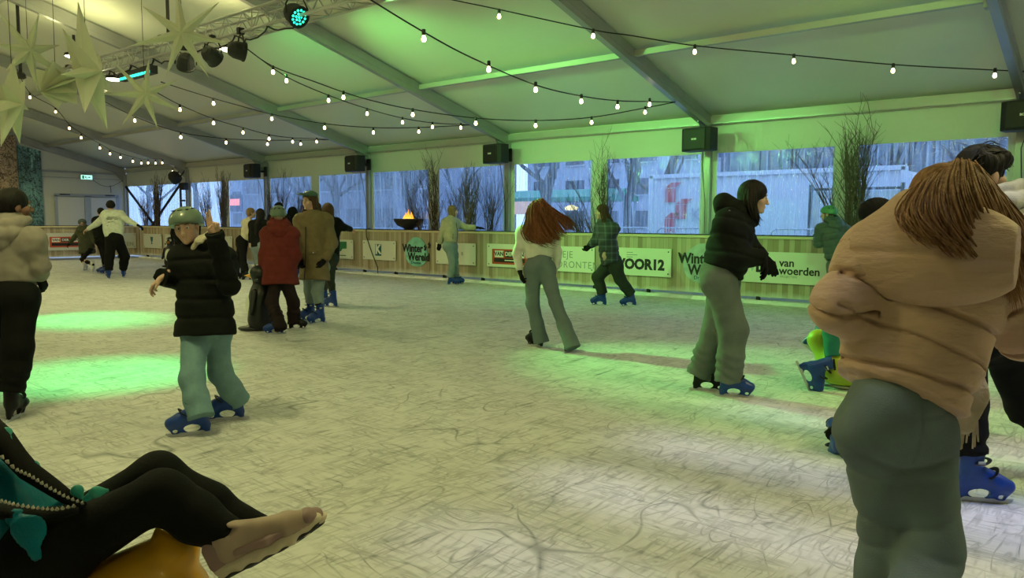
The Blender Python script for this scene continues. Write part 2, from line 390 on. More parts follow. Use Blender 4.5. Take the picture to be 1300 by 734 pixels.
    def glove(me, i, m, **kw):
        J = me.J; d = kw.pop('d', unit(J['wr'+i]-J['el'+i])); sd = kw.pop('s', me.front); n = kw.pop('n', J['sh'+i]-J['chest'])
        if abs(unit(d)@unit(sd)) > .9: sd = Z
        smesh('glove', hand_sdf(J['wr'+i], np.array(d, float), np.array(sd, float), np.array(n, float), me.k*1.05, rr=1.28, vox=max(.0045, me.vox*.55), **kw), m, me.root)
    def top(s, m, name='jacket', hem=None, rc=.19, rw=.185, rh=.2, sl=(.085, .07, .055), flat=.75, quilt=0., qs=.1, fold=.006, collar=.07, k=.05, seed=0, cuff=.97, collar_h=.35, extra=(), arms='lr', ff=14, axis=None, open_hem=1, grooves=()):
        J = s.J; K = s.k; f = s.front; hem = J['pelvis'] if hem is None else hem; mid = (J['chest']*.45+hem*.55)
        q = [cone(J['chest'], mid, rc*K, rw*K, f, flat), cone(mid, hem, rw*K, rh*K, f, flat, flat=open_hem)]
        if collar: q.append(cone(J['chest']*.3+J['neck']*.7, J['neck']*(1-collar_h)+J['head']*collar_h, (collar+.02)*K, collar*K, flat=1))
        for i in arms:
            if 'sh'+i not in J: continue
            q += [cone(J['neck']*.75+J['chest']*.25, J['sh'+i], .07*K, (sl[0]+.004)*K, k=.08), cone(J['chest'], J['sh'+i], rc*.62*K, sl[0]*.9*K, f, .8, k=.1)]
            e = J['el'+i]; w = J['el'+i]*(1-cuff)+J['wr'+i]*cuff
            q += [cone(J['sh'+i], e, sl[0]*K, sl[1]*K), cone(e, w, sl[1]*K, sl[2]*K, flat=1, k=.025)]
        q += list(extra)
        up = unit(J['chest']-hem)
        def disp(X):
            d = fold*wob(X, ff, seed, 5, (1, 1, .7))+fold*.6*wob(X, ff*2.3, seed+5, 5)
            for gp, gn, gw, gd, gr in grooves:
                h_ = (X-gp)@gn+.012*wob(X, 9, 77, 3); in_ = (((X-gp)**2).sum(-1) < gr*gr); d = d+(1.3*gd*np.exp(-(h_/gw)**2)+.0035*np.exp(-(h_/.04)**2)*wob(X, 75, 21, 5))*in_
            if quilt: t = (X-hem)@up; d = d-quilt*(np.minimum(np.abs(np.sin(PI*(t/qs+.06*wob(X, 9, seed+7, 3))))*1.7, 1)**.8-.7)
            return d
        o = smesh(name, sdf(q, s.vox, k, disp), m, s.root); s.topo = o; return o
    def legs(s, m, name='trousers', r=(.11, .085, .08, .095), fold=.006, low=.0, seed=3, waist=None, k=.04, ends=None, hip=.15, seat=.12, sides='lr', bunch=0., xd=None):
        J = s.J; K = s.k; f = s.front; q = []; waist = J['pelvis']+ (J['chest']-J['pelvis'])*.25 if waist is None else waist
        q.append(cone(J['pelvis'], waist, hip*K, hip*.9*K, f, .74, flat=1))
        for i in sides:
            h, kn, an = J['hip'+i], J['kn'+i], J['an'+i]; e = ends[i] if ends else s.ends.get(i, an+unit(an-kn)*low)
            q += [cone(h, kn, r[0]*K, r[1]*K), cone(kn, kn*.5+e*.5, r[1]*K, r[2]*K), cone(kn*.5+e*.5, e, r[2]*K, r[3]*K, flat=1), cone(J['pelvis']-f*.03*K, h-f*.02*K, seat*K, seat*K)]
        am = {i: J['an'+i] for i in sides}
        def disp(X):
            d = fold*wob(X, 16, seed, 5, (1, 1, .5))+fold*.5*wob(X, 38, seed+1)
            if xd: d = d+xd(X)
            if bunch:
                for i in sides:
                    u = unit(J['kn'+i]-am[i]); t = (X-am[i])@u; d = d-bunch*np.sin(t*85+2*np.sin(X[..., 0]*20))*np.clip(1-np.abs(t-.06)/.16, 0, 1)
            return d
        o = smesh(name, sdf(q, s.vox, k, disp), m, s.root); s.lego = o; return o
    def hood_down(s, m, size=1., back=.09, upz=.02, name='hood'):
        J = s.J; K = s.k*size; f = s.front; rt = np.cross(f, Z); q = []
        for dz, rad, r, am in ((.045, .07, .034, 115), (.0, .1, .042, 100), (-.055, .115, .05, 62), (-.1, .1, .05, 30)):
            pts = [J['neck']+Z*(dz*K+upz+.03*K*(abs(a)/90)**2)+(rt*math.sin(math.radians(a))*rad*1.15-f*math.cos(math.radians(a))*(rad+back*.4))*K for a in np.linspace(-am, am, 7)]
            for i in range(6): q.append(cone(pts[i], pts[i+1], r*K*(.75 if i == 0 else 1), r*K*(.75 if i == 5 else 1), k=.012))
        smesh(name, sdf(q, s.vox, .02, lambda X: .003*wob(X, 30, 9)), m, s.topo)
    def hair(s, m, kind='short', drop=None, vol=1., name='hair', bump=.003, part=()):
        J = s.J; Fr = s.Fr; h = s.hs; L = lambda x, y, z: J['head']+Fr.T@(V3(x, y, z)*h)
        q = [ell(L(0, -.018, .038), V3(.086*vol, .102*vol, .092*vol)*h, Fr)]
        if kind in ('bob', 'long', 'tied'): q.append(ell(L(0, -.045, -.01), V3(.084*vol, .07*vol, .085)*h, Fr))
        if kind in ('bob', 'long'):
            for sx in (-1, 1): q.append(cone(L(sx*.07, -.01, .02), L(sx*.08, -.005, -.11), .024*h*vol, .028*h*vol))
            q.append(cone(L(0, -.06, .0), L(0, -.06, -.12), .06*h*vol, .065*h*vol, Fr[1], .6))
        if drop:
            pts = [L(0, -.06, -.05)]+list(drop)
            for i in range(len(pts)-1): q.append(cone(pts[i], pts[i+1], (.075-.012*i)*vol*h, max(.03, .063-.012*i)*vol*h, Fr[1], .6))
        q += list(part)
        q.append(ell(L(0, .11, -.03), V3(.068, .085, .083)*h, Fr, sub=1))
        smesh(name, sdf(q, max(.006, s.vox*.8), .025, lambda X: bump*wob(X, 60, 4, 6, (1, 1, .35))), m, s.root)
    def helmet(s, m, name='helmet', strap=True, size=1.):
        J = s.J; Fr = s.Fr; h = s.hs*size; L = lambda x, y, z: J['head']+Fr.T@(V3(x, y, z)*h)
        q = [ell(L(0, -.012, .038), V3(.108, .13, .105)*h, Fr), ell(L(0, -.02, .0), V3(.104, .12, .07)*h, Fr)]
        v = max(.005, s.vox*.6)
        o = smesh(name, sdf(q, v, .02, cuts=[plane(L(0, 0, .012), Fr.T@V3(0, .28, -1.)), plane(L(0, 0, -.04), Fr.T@V3(0, 0, -1.))]), m, s.root)
        for i in range(10):
            a = (i % 5-2)*.5+(0 if i < 5 else .1); el = .95 if i < 5 else .5; sg = 1 if i < 5 else -1
            a2 = (i % 5-2)*.62; d = V3(math.sin(a2)*.108*math.cos(el), (math.cos(a2)*.13*math.cos(el))*(1 if i < 5 else -1), .105*math.sin(el))
            c = L(*(V3(0, -.012, .038)+d)); n = unit(Fr.T@(d/V3(.108, .13, .105)**2)); t = unit(np.cross(n, Fr[1])+1e-6) if abs(n@Fr[1]) < .9 else Fr[0]; b = np.cross(n, t)
            g = MB(); pr = [(.017*math.cos(w)*h, .0055*math.sin(w)*h) for w in np.linspace(0, 2*PI, 12, endpoint=False)]; g.prism(pr, c, t if i >= 5 else Fr[0], unit(np.cross(n, t if i >= 5 else Fr[0])), n, .004); g.build('vent', BLACKP, o)
        if strap:
            g = MB()
            for sx in (-1, 1): g.tube([L(sx*.095, .02, .0), L(sx*.083, .03, -.06), L(sx*.04, .055, -.11), L(0, .06, -.122)], .006*h, 5)
            g.build('chin_strap', BLACKP, o)
        return o
    def strands(s, m, guides, n=40, r=.009, spread=.05, name='hair_strand', seed=1, parent=None):
        """guides: lists of points; strands fill the band between neighbouring guides; one mesh"""
        g = MB(); rr = random.Random(seed); G = [[np.array(p, float) for p in q] for q in guides]
        for j in range(n):
            t = rr.random()*(len(G)-1); i = min(int(t), len(G)-2); t -= i; off = V3(rr.gauss(0, 1), rr.gauss(0, 1), rr.gauss(0, 1))*spread*.5; m_ = min(len(G[i]), len(G[i+1])); pts = []
            L = .75+.25*rr.random()
            base = [G[i][q]*(1-t)+G[i+1][q]*t for q in range(m_)]
            for w in np.linspace(0, L, 12):
                x = w*(m_-1); a = min(int(x), m_-2); x -= a
                p0 = base[max(a-1, 0)]; p1 = base[a]; p2 = base[a+1]; p3 = base[min(a+2, m_-1)]
                p = .5*((2*p1)+(-p0+p2)*x+(2*p0-5*p1+4*p2-p3)*x*x+(-p0+3*p1-3*p2+p3)*x**3)
                pts.append(p+off*(.35+.65*w)+V3(math.sin(w*9+j), math.cos(w*7+j*2), math.sin(w*8+j*3))*spread*.08)
            g.tube(pts, [r*(.9-.1*q/11 if q < 8 else .8*(1-(q-8)/3.3)) for q in range(12)], 5, flat=.55)
        return g.build(name, m, parent or s.root, smooth=True)
def heldj(a, b, t): return a*(1-t)+b*t
# ------------------------------------------------------------------ materials of the place
def ice_mat():
    n = NT('rink ice'); mp = n.map()
    cloud = n.noise(mp, .7, 5, .6); fine = n.noise(mp, 9, 5, .3)
    tot = None
    for i, (sc, st, rz, w, d) in enumerate(((.9, (1, .4, 1), .5, .0035, .8), (1.5, (1, .3, 1), -.7, .005, .7), (2.6, (.3, 1, 1), .2, .008, .5), (3.6, (1, .22, 1), 1.1, .012, .5), (6.5, (1, .2, 1), -.3, .022, .4), (11., (.2, 1, 1), .9, .035, .3), (10., (1, .16, 1), .1, .035, .3), (20., (1, .2, 1), -.9, .07, .3), (17., (.16, 1, 1), 1.4, .06, .3))):
        v = n.map((st[0], st[1], 1), (0, 0, rz), loc=(i*3.7, i*1.3, 0)); a = n.noise(v, sc, 1.5, d)
        ln = n.math('SUBTRACT', 1, n.math('DIVIDE', n.math('ABSOLUTE', n.math('SUBTRACT', a, .5)), w), clamp=True)
        msk = n.math('MULTIPLY', n.math('SUBTRACT', n.noise(n.map(loc=(i*5, 2, 0)), 1.3+i*.35, 2), .44), 7, clamp=True)
        ln = n.math('MULTIPLY', ln, msk); tot = ln if tot is None else n.math('MAXIMUM', tot, n.math('MULTIPLY', ln, .95-.05*i))
    v = n.map((1, .12, 1), (0, 0, .95)); st = n.noise(v, 22, 4, .4); st = n.math('MULTIPLY', n.math('SUBTRACT', st, .56), 4, clamp=True)
    v2 = n.map((.12, 1, 1), (0, 0, .2)); st2 = n.math('MULTIPLY', n.math('SUBTRACT', n.noise(v2, 26, 4, .4), .57), 4, clamp=True)
    allr = n.math('ADD', n.math('MULTIPLY', tot, .75), n.math('MULTIPLY', n.math('ADD', st, st2), .5), clamp=True)
    base = n.mix(cloud, (.50, .50, .50), (.72, .73, .73)); base = n.mix(n.math('MULTIPLY', fine, .5), base, (.8, .8, .8))
    n.l(n.mix(n.math('MULTIPLY', allr, 1.), base, (.15, .165, .17)), n.b.inputs['Base Color'])
    n.l(n.math('ADD', .42, n.math('MULTIPLY', fine, .35)), n.b.inputs['Roughness']); n.b.inputs['Specular IOR Level'].default_value = .35
    n.bump(n.math('SUBTRACT', n.math('MULTIPLY', fine, .5), allr), .5, .012)
    return n.m
def plank_mat():
    n = NT('pine planks'); sep = n.n('SeparateXYZ'); n.l(n.map(), sep.inputs[0])
    u = n.math('ADD', sep.outputs[0], sep.outputs[1]); idx = n.math('FLOOR', n.math('DIVIDE', u, .094)); fr = n.math('FRACT', n.math('DIVIDE', u, .094))
    wn = n.n('TexWhiteNoise'); wn.noise_dimensions = '1D'; n.l(idx, wn.inputs['W'])
    col = n.ramp(wn.outputs['Value'], [(0, (.33, .27, .19)), (.35, (.47, .41, .30)), (.7, (.56, .50, .38)), (1, (.66, .61, .49))])
    g = n.noise(n.map((22, 22, 1.6)), 1.5, 5, .4); col = n.mix(n.math('MULTIPLY', g, .6), col, (.30, .2, .11))
    gap = n.math('LESS_THAN', fr, .05); col = n.mix(n.math('MULTIPLY', gap, .6), col, (.07, .05, .03))
    z = n.n('SeparateXYZ'); n.l(n.map(), z.inputs[0]); fz = n.math('ADD', z.outputs[2], n.math('MULTIPLY', n.noise(n.map((1.6, 1.6, 1)), 2, 3), .22))
    frost = n.math('SUBTRACT', 1, n.math('DIVIDE', n.math('SUBTRACT', fz, .22), .1), clamp=True); col = n.mix(n.math('MULTIPLY', frost, .7), col, (.72, .76, .76))
    n.l(col, n.b.inputs['Base Color']); n.b.inputs['Roughness'].default_value = .6; n.bump(n.math('SUBTRACT', g, gap), .3, .006); return n.m
def pvc_mat(name='tent pvc', col=(.72, .73, .66), tr=.3, bs=1.6, st=.5):
    n = NT(name); n.b.inputs['Base Color'].default_value = (*col, 1); n.b.inputs['Roughness'].default_value = .42
    h = n.noise(n.map((1, 1, .45)), bs, 3, 1.2); h2 = n.noise(n.map((1.3, 1.3, .3), (0, .5, 0)), bs*4, 3, 1.5)
    nb = n.bump(n.math('ADD', h, n.math('MULTIPLY', h2, .35)), st, .06)
    t = n.n('BsdfTranslucent'); t.inputs['Color'].default_value = (*col, 1); m = n.n('MixShader'); m.inputs[0].default_value = tr
    n.l(n.b.outputs[0], m.inputs[1]); n.l(t.outputs[0], m.inputs[2]); n.l(m.outputs[0], n.out.inputs[0]); return n.m
def pane_mat():
    n = NT('clear film'); t = n.n('BsdfTransparent'); t.inputs['Color'].default_value = (.82, .9, 1, 1)
    g = n.n('BsdfGlossy'); g.inputs['Roughness'].default_value = .06; g.inputs['Color'].default_value = (.9, .95, 1, 1)
    h = n.noise(n.map((1, 1, .5)), 7, 4, 1.5); bp = n.n('Bump'); bp.inputs['Strength'].default_value = .55; bp.inputs['Distance'].default_value = .04; n.l(h, bp.inputs['Height']); n.l(bp.outputs[0], g.inputs['Normal'])
    lw = n.n('LayerWeight'); lw.inputs['Blend'].default_value = .25
    m1 = n.n('MixShader'); n.l(n.math('ADD', .07, n.math('MULTIPLY', lw.outputs['Fresnel'], .4)), m1.inputs[0]); n.l(t.outputs[0], m1.inputs[1]); n.l(g.outputs[0], m1.inputs[2])
    tl = n.n('BsdfTranslucent'); tl.inputs['Color'].default_value = (.7, .88, 1, 1)
    s = n.noise(n.map((26, 26, .9)), 1.5, 4, .5); s = n.math('MULTIPLY', n.math('SUBTRACT', s, .42), 1.3, clamp=True); s2 = n.noise(n.map((14, 14, 14)), 4, 3, .5)
    s = n.math('ADD', .03, n.math('MULTIPLY', s, n.math('ADD', .3, s2)))
    m2 = n.n('MixShader'); n.l(s, m2.inputs[0]); n.l(m1.outputs[0], m2.inputs[1]); n.l(tl.outputs[0], m2.inputs[2]); n.l(m2.outputs[0], n.out.inputs[0]); return n.m
ICE = ice_mat(); PLANK = plank_mat(); PVC = pvc_mat(tr=.06); ROOFM = pvc_mat('roof pvc', (.74, .76, .66), .04, .35, .25); PANE = pane_mat()
ALU = mat('aluminium', (.42, .43, .44), .38, .7, noise=.06, nscale=3); ALUL = mat('aluminium light', (.5, .5, .46), .45, .4)
BLK = mat('black', (.01, .01, .011), .5); RAILT = mat('rail timber', (.62, .55, .36), .6, noise=.12, nscale=8, stretch=(.2, 4, 4)); DARK = mat('dark recess', (.02, .02, .025), .8)
COOLWHITE = mat('daylight and foil white', (.9, .93, .97), .8, noise=.06, nscale=12, bump=.6, bscale=25)
GROUND = mat('outside ground', (.33, .34, .36), .8, noise=.3, nscale=.8); PANEL = mat('sign panel', (.78, .80, .70), .35)
zr = lambda y: 3.30+.273*min(-y, 20+y)
# ------------------------------------------------------------------ setting
def struct(name, m_, mt, **k):
    o = m_.build(name, mt, **k); o['kind'] = 'structure'; return o
struct('floor', MB().box((-7.8, -9.8, -.03), (40.2, 18.4, .06)), ICE)
struct('floor_outside', MB().box((-20, 20, -.06), (160, 120, .04)), GROUND)
c = MB(); e = .155
c.add([(-30.1, .1, zr(0)+e-.02), (10.1, .1, zr(0)+e-.02), (10.1, -10, zr(-10)+e), (-30.1, -10, zr(-10)+e)], [(0, 1, 2, 3)])
c.add([(-30.1, -10, zr(-10)+e), (10.1, -10, zr(-10)+e), (10.1, -20.1, zr(-20)+e-.02), (-30.1, -20.1, zr(-20)+e-.02)], [(0, 1, 2, 3)])
o = struct('ceiling', c, ROOFM); sd = o.modifiers.new('t', 'SOLIDIFY'); sd.thickness = .01; sd.offset = 1
w = MB()
def wallbox(x0, x1, z0, z1, y=.06): w.box(((x0+x1)/2, y, (z0+z1)/2), (x1-x0, .012, z1-z0))
wn = 1
for k in range(-2, 6):
    x0 = -5*k-5; x1 = -5*k
    wallbox(x0, x1, 2.75, 3.44); wallbox(x0, x1, 0, 1.0)
    for a, b in ((x0, x0+.14), (x0+2.32, x0+2.68), (x1-.15, x1)): wallbox(a, b, 1.0, 2.75)
struct('wall_back', w, PVC)
for k in range(5, -3, -1):
    x0 = -5*k-5
    for a, b in ((x0+.14, x0+2.32), (x0+2.68, x0+4.85)):
        fr = MB(); t = .03
        for q in (((a+b)/2, 2.735, b-a, t), ((a+b)/2, 1.015, b-a, t)): fr.box((q[0], .045, q[1]), (q[2], .008, q[3]))
        for xx in (a+.012, b-.012): fr.box((xx, .045, 1.875), (.024, .008, 1.7))
        f = fr.build('window_%d' % wn, PVC); f['kind'] = 'structure'
        MB().box(((a+b)/2, .06, 1.875), (b-a, .002, 1.75)).build('pane', PANE, f); wn += 1
def gable(x, name):
    g = MB(); g.prism([(0, 0), (-20, 0), (-20, zr(-20)+.2), (-10, zr(-10)+.2), (0, zr(0)+.2)], (x, 0, 0), (0, 1, 0), (0, 0, 1), (1, 0, 0), .012); struct(name, g, PVC)
gable(-30.05, 'wall_left'); gable(10.05, 'wall_right'); struct('wall_front', MB().box((-10, -20.06, 1.72), (40, .012, 3.44)), PVC)
# portal frames with their roof purlins
for k in range(-2, 7):
    X = -5*k; far = ['right hand edge of the picture', 'second from the right', 'third from the right, above the long-haired skater', 'fourth from the right', 'fifth from the right, above the hand sign', 'next to the far corner', 'against the far end wall']
    lab = ('aluminium portal frame of the tent, ' + far[k]) if k >= 0 else ('aluminium portal frame of the tent behind the viewer' if k == -1 else 'aluminium portal frame against the near end wall')
    fr = empty('portal_frame', (X, 0, 0), 0, lab, 'tent frame', 'tent portal frames')
    for s in (0, 1):
        Y = lambda d: -d if s == 0 else -20+d
        MB().box((X, Y(.0), 1.6), (.12, .1, 3.2)).build('post', ALU, fr)
        b = MB(); b.beam((X, Y(-.03), zr(0)-.02), (X, Y(10), zr(-10)-.02), .11, .25); b.beam((X-.057, Y(.1), zr(-.1)-.02), (X-.057, Y(10), zr(-10)-.02), .006, .05); b.beam((X+.057, Y(.1), zr(-.1)-.02), (X+.057, Y(10), zr(-10)-.02), .006, .05)
        b.build('rafter', ALU, fr)
        b = MB(); b.prism([(0, 0), (.42, .1), (.42, .14), (0, -.32)], (X, Y(.05), zr(0)-.13), (0, -1 if s == 0 else 1, 0), (0, 0, 1), (1, 0, 0), .02); b.build('knee_bracket', ALU, fr)
        if k < 6:
            for d in (2.8, 5.6, 8.4):
                b = MB(); b.beam((X-.06, Y(d), zr(-d)+.04), (X-4.94, Y(d), zr(-d)+.04), .1, .09); b.build('purlin', ALUL, fr)
                MB().box((X-.09, Y(d), zr(-d)-.02), (.06, .14, .12)).build('bracket', ALU, fr)
            MB().box((X-2.5, Y(.02), 3.34), (4.88, .09, .13)).build('eave_beam', ALUL, fr)
            MB().box((X-2.5, Y(.1), 3.262), (4.88, .02, .02)).build('keder_rail', ALU, fr)
    if k < 6: b = MB(); b.beam((X-.06, -10, zr(-10)+.02), (X-4.94, -10, zr(-10)+.02), .1, .09); b.build('ridge_beam', ALUL, fr)
# end wall: rails, door, exit sign, banners
t = MB(); t.box((-29.97, -6.2, 3.2), (.06, 12.2, .07)); struct('trim_1', t, ALU)
t = MB(); t.box((-29.97, -5.0, 2.98), (.03, 9.8, .02)); struct('trim_2', t, ALU)
DOORB = mat('door frame blue grey', (.42, .47, .58), .5); DOORW = mat('door leaf', (.72, .73, .72), .5)
d = MB(); d.box((-29.98, -1.44, 2.33), (.05, 2.3, .1))
for y in (-2.55, -1.44, -.33): d.box((-29.98, y, 1.17), (.05, .1 if y != -1.44 else .22, 2.3))
dr = struct('door_1', d, DOORB)
for y in (-2.03, -.85): MB().box((-29.99, y, 1.15), (.03, .94, 2.2)).build('door_leaf', DOORW, dr)
for y in (-2.25, -.62): MB().box((-29.94, y, 2.35), (.04, .35, .035)).build('door_closer', BLK, dr)
ex = empty('exit_sign', (-29.9, -1.47, 3.02), 0, 'small lit green and white exit sign above the double door', 'exit sign')
MB().box((-29.92, -1.47, 3.02), (.05, .44, .2)).build('housing', mat('sign housing', (.6, .62, .6), .5), ex, bevel=.01)
MB().box((-29.89, -1.47, 3.02), (.01, .4, .16)).build('lit_panel', mat('exit panel', (.5, .9, .8), .4, emit=(.45, 1., .85), es=1.1), ex)
EXG = mat('exit green', (.0, .22, .12), .5)
b = MB()
X = -29.882
for pts, r in (([(-.02, .03), (-.0, -.01)], .014), ([(0, -.01), (.03, -.035), (.02, -.065)], .009), ([(0, -.01), (-.03, -.03), (-.055, -.03)], .009), ([(-.02, .025), (-.05, .01)], .007), ([(-.015, .025), (.025, .01)], .007), ([(-.022, .052), (-.02, .055)], .012)):
    b.tube([(X, -1.5+p[0], 3.02+p[1]) for p in pts], r, 5)
b.prism([(.06, -.012), (.12, -.012), (.12, -.035), (.165, 0), (.12, .035), (.12, .012), (.06, .012)], (X, -1.5, 3.02), (0, 1, 0), (0, 0, 1), (1, 0, 0), .006); b.box((X, -1.6, 3.02), (.006, .06, .12)); b.build('pictogram', EXG, ex)
cb = MB(); cb.tube([(-29.93, -1.3+.17*i, 2.97-.28*math.sin(PI*min(1, i/7))) for i in range(8)], .008, 5); cb.tube([(-29.93, -.6, 2.75), (-29.93, -.58, 2.5), (-29.93, -.6, 2.46)], .012, 5)
tag(cb.build('cable', BLK, smooth=True), 'black cable drooping between the exit sign and the corner post', 'cable')
def forest(name, bg1, bg2, trunk, bark, tw, dens):
    n = NT(name); v = n.map((1, 1, 1)); sep = n.n('SeparateXYZ'); n.l(v, sep.inputs[0])
    base = n.ramp(n.noise(n.map((1, 1, .6)), 1.2, 4, .5), [(.3, bg1), (.7, bg2)])
    tr = n.noise(n.map((1, dens, .12)), tw, 1, .2); base = n.mix(n.math('MULTIPLY', n.math('SUBTRACT', tr, .56), 14, clamp=True), base, trunk)
    for rot, sc in ((.5, 2.5), (-.6, 3.2), (1.1, 4.5)):
        a = n.noise(n.map((1, 1, 1), (rot, 0, 0)), sc, 2, 1.2); l = n.math('SUBTRACT', 1, n.math('DIVIDE', n.math('ABSOLUTE', n.math('SUBTRACT', a, .5)), .032), clamp=True); base = n.mix(n.math('MULTIPLY', l, .95), base, bark)
    n.l(base, n.b.inputs['Base Color']); n.b.inputs['Roughness'].default_value = .5; return n.m
BR = forest('forest print brown', (.42, .27, .19), (.62, .48, .36), (.46, .34, .25), (.06, .04, .03), 2., 1.)
TE = forest('forest print teal', (.08, .17, .19), (.22, .45, .5), (.3, .6, .62), (.01, .02, .02), 5, 1.6)
bn = MB().box((-29.9, -6.4, 2.75), (.02, 5.2, 3.3)).build('forest_banner', BR, off=(-29.9, -6.4, 1.1)); tag(bn, 'large brown forest photo banner hanging on the end wall behind the grey hoodie', 'banner')
bn = MB().prism([(-3.78, 1.1), (-3.02, 1.1), (-3.02, 3.9), (-3.78, 4.08)], (-29.88, 0, 0), (0, 1, 0), (0, 0, 1), (1, 0, 0), .02).build('birch_banner', TE); tag(bn, 'narrow teal birch tree banner hanging on the end wall left of the door', 'banner')
# ------------------------------------------------------------------ rink boards
def board(x0, y0, x1, y1, nrm, label, group='rink boards'):
    """section from (x0,y0) to (x1,y1), nrm points to the ice"""
    c = V3((x0+x1)/2, (y0+y1)/2, 0); d = V3(x1-x0, y1-y0, 0); L = np.linalg.norm(d); d = d/L; nrm = V3(*nrm, 0); R = [d, -nrm, Z]
    r = empty('rink_board', c, 0, label, 'rink board', group)
    MB().box(c+Z*.62, (L-.012, .05, 1.02), R).build('plank_panel', PLANK, r)
    MB().box(c+Z*1.155+nrm*.012, (L-.006, .09, .05), R).build('top_rail', RAILT, r, bevel=.006)
    MB().box(c+Z*1.19-nrm*.02, (L-.006, .07, .02), R).build('cap_strip', DARK, r)
    for t in np.arange(-L/2+.5, L/2, 1.25):
        MB().box(c+d*t+Z*.06+nrm*.01, (.05, .08, .12), R).build('foot', BLK, r)
    return r
BY = -.6
labs = ['around the Winter Wereld disc near the far corner', 'with the green flag sign and the K sign', 'behind the skater in the beige fleece', 'with the KEJE DRONTEN and 5VOOR12 signs', 'with the van woerden sign', 'at the right beyond the picture edge', 'far right beyond the picture']
xs = [-27.5, -22.6, -17.6, -12.6+.0, -7.6-1.6, -4.2, .8, 10]
xs = [-27.5, -22.5, -17.5, -12.0, -8.9+.0, -4.2, .8, 10]
lab2 = ['long-side timber rink board next to the far corner', 'long-side timber rink board behind the group of dark-clothed skaters', 'long-side timber rink board with the green flag sign and the K sign', 'long-side timber rink board behind the skater in beige fleece', 'long-side timber rink board with the KEJE DRONTEN and 5VOOR12 signs', 'long-side timber rink board with the van woerden sign', 'long-side timber rink board at the far right behind the pink coat']
for i in range(7): board(xs[i], BY+.03, xs[i+1], BY+.03, (0, -1), lab2[i])
board(-27.53, -4.4, -27.53, -.6, (1, 0), 'end timber rink board nearest the far corner with red VAN DER sign'); board(-27.53, -9.4, -27.53, -4.4, (1, 0), 'end timber rink board behind the skater in the grey hoodie'); board(-27.53, -18.9, -27.53, -9.4, (1, 0), 'end timber rink board beyond the left picture edge')
s = MB(); rr = random.Random(3)
for i in range(76):
    x = -27.4+i*.5; s.tube([(x, BY-.07+rr.uniform(-.008, .008), .01), (x+.52, BY-.07+rr.uniform(-.008, .008), .01)], [.075+rr.uniform(0, .02), .075+rr.uniform(0, .02)], 7, flat=.6)
tag(s.build('daylight_ridge', COOLWHITE, smooth=True), 'white ridge in place of daylight along the foot of the long boards', 'daylight strip', kind='stuff')  # bluish white ridge stands in for the line of daylight under the boards
s = MB().box((-8.5, -.3, .02), (38, .4, .1)); tag(s.build('white_foil', COOLWHITE), 'white insulating foil behind the long boards at ice level', 'foil')
# hose hanging over the board
h = MB(); h.tube([(-14.35, -.5, 1.22), (-14.35, -.64, 1.2), (-14.3, -.67, 1.0), (-14.1, -.67, .6), (-13.85, -.68, .2), (-13.8, -.72, .06)], .012, 6); tag(h.build('hanging_cable', BLK, smooth=True), 'dark cable hanging over the board across the K sign', 'cable')
# ------------------------------------------------------------------ advertising signs
def sign(x0, x1, z0, z1, label, end=False, m=None):
    yc = BY-.02
    if end: loc = (-27.5, (x0+x1)/2, (z0+z1)/2); r = empty('sign_board', loc, 0, label, 'sign', 'advertising signs on the boards'); MB().box((-27.475, loc[1], loc[2]), (.02, x1-x0, z1-z0)).build('panel', m or PANEL, r, bevel=.004)
    else: loc = ((x0+x1)/2, yc, (z0+z1)/2); r = empty('sign_board', loc, 0, label, 'sign', 'advertising signs on the boards'); MB().box((loc[0], yc-.015, loc[2]), (x1-x0, .02, z1-z0)).build('panel', m or PANEL, r, bevel=.004)
    for a in (x0+.06, x1-.06):
        for b in (z0+.06, z1-.06):
            q = MB()
            if end: q.lathe([(.014, 0), (.014, .006), (.005, .01)], (-27.465, a, b), 8, [(0, 1, 0), (0, 0, 1), (1, 0, 0)])
            else: q.lathe([(.014, 0), (.014, .006), (.005, .01)], (a, yc-.025, b), 8, [(1, 0, 0), (0, 0, 1), (0, -1, 0)])
            q.build('bolt', BLK, r)
    return r
INK = mat('ink black', (.015, .015, .015), .5); GREY = mat('ink grey', (.3, .32, .28), .5); GRN = mat('ink green', (.02, .18, .07), .5); TEAL = mat('ink teal', (.0, .12, .16), .5); REDI = mat('ink red', (.55, .08, .03), .5); WHI = mat('ink white', (.85, .86, .8), .5); MINT = mat('mint disc', (.25, .62, .5), .5, noise=.25, nscale=6); MINTG = mat('grey disc', (.42, .5, .5), .5, noise=.2, nscale=6)
yt = BY-.048
s = sign(-16.2, -14.9, .38, .9, 'pale board with green flag logo, partly behind the khaki coat')
MB().prism([(-.33, -.02), (-.3, .13), (.0, .16), (.33, .17), (.33, -.02), (.15, -.03), (.08, -.1), (-.1, -.11), (-.3, -.09)], (-15.5, yt+.003, .68), (1, 0, 0), (0, 0, 1), (0, -1, 0), .006).build('logo', GRN, s); MB().box((-15.5, yt+.003, .47), (.6, .006, .025)).build('logo', GRN, s)
s = sign(-14.49, -13.19, .4, .9, 'pale board with a small teal block letter K')
MB().box((-13.86, yt+.003, .66), (.24, .006, .3)).build('logo', TEAL, s); text('K', .33, (-13.86, yt-.004, .665), WALLROT, WHI, parent=s, bold=.012)
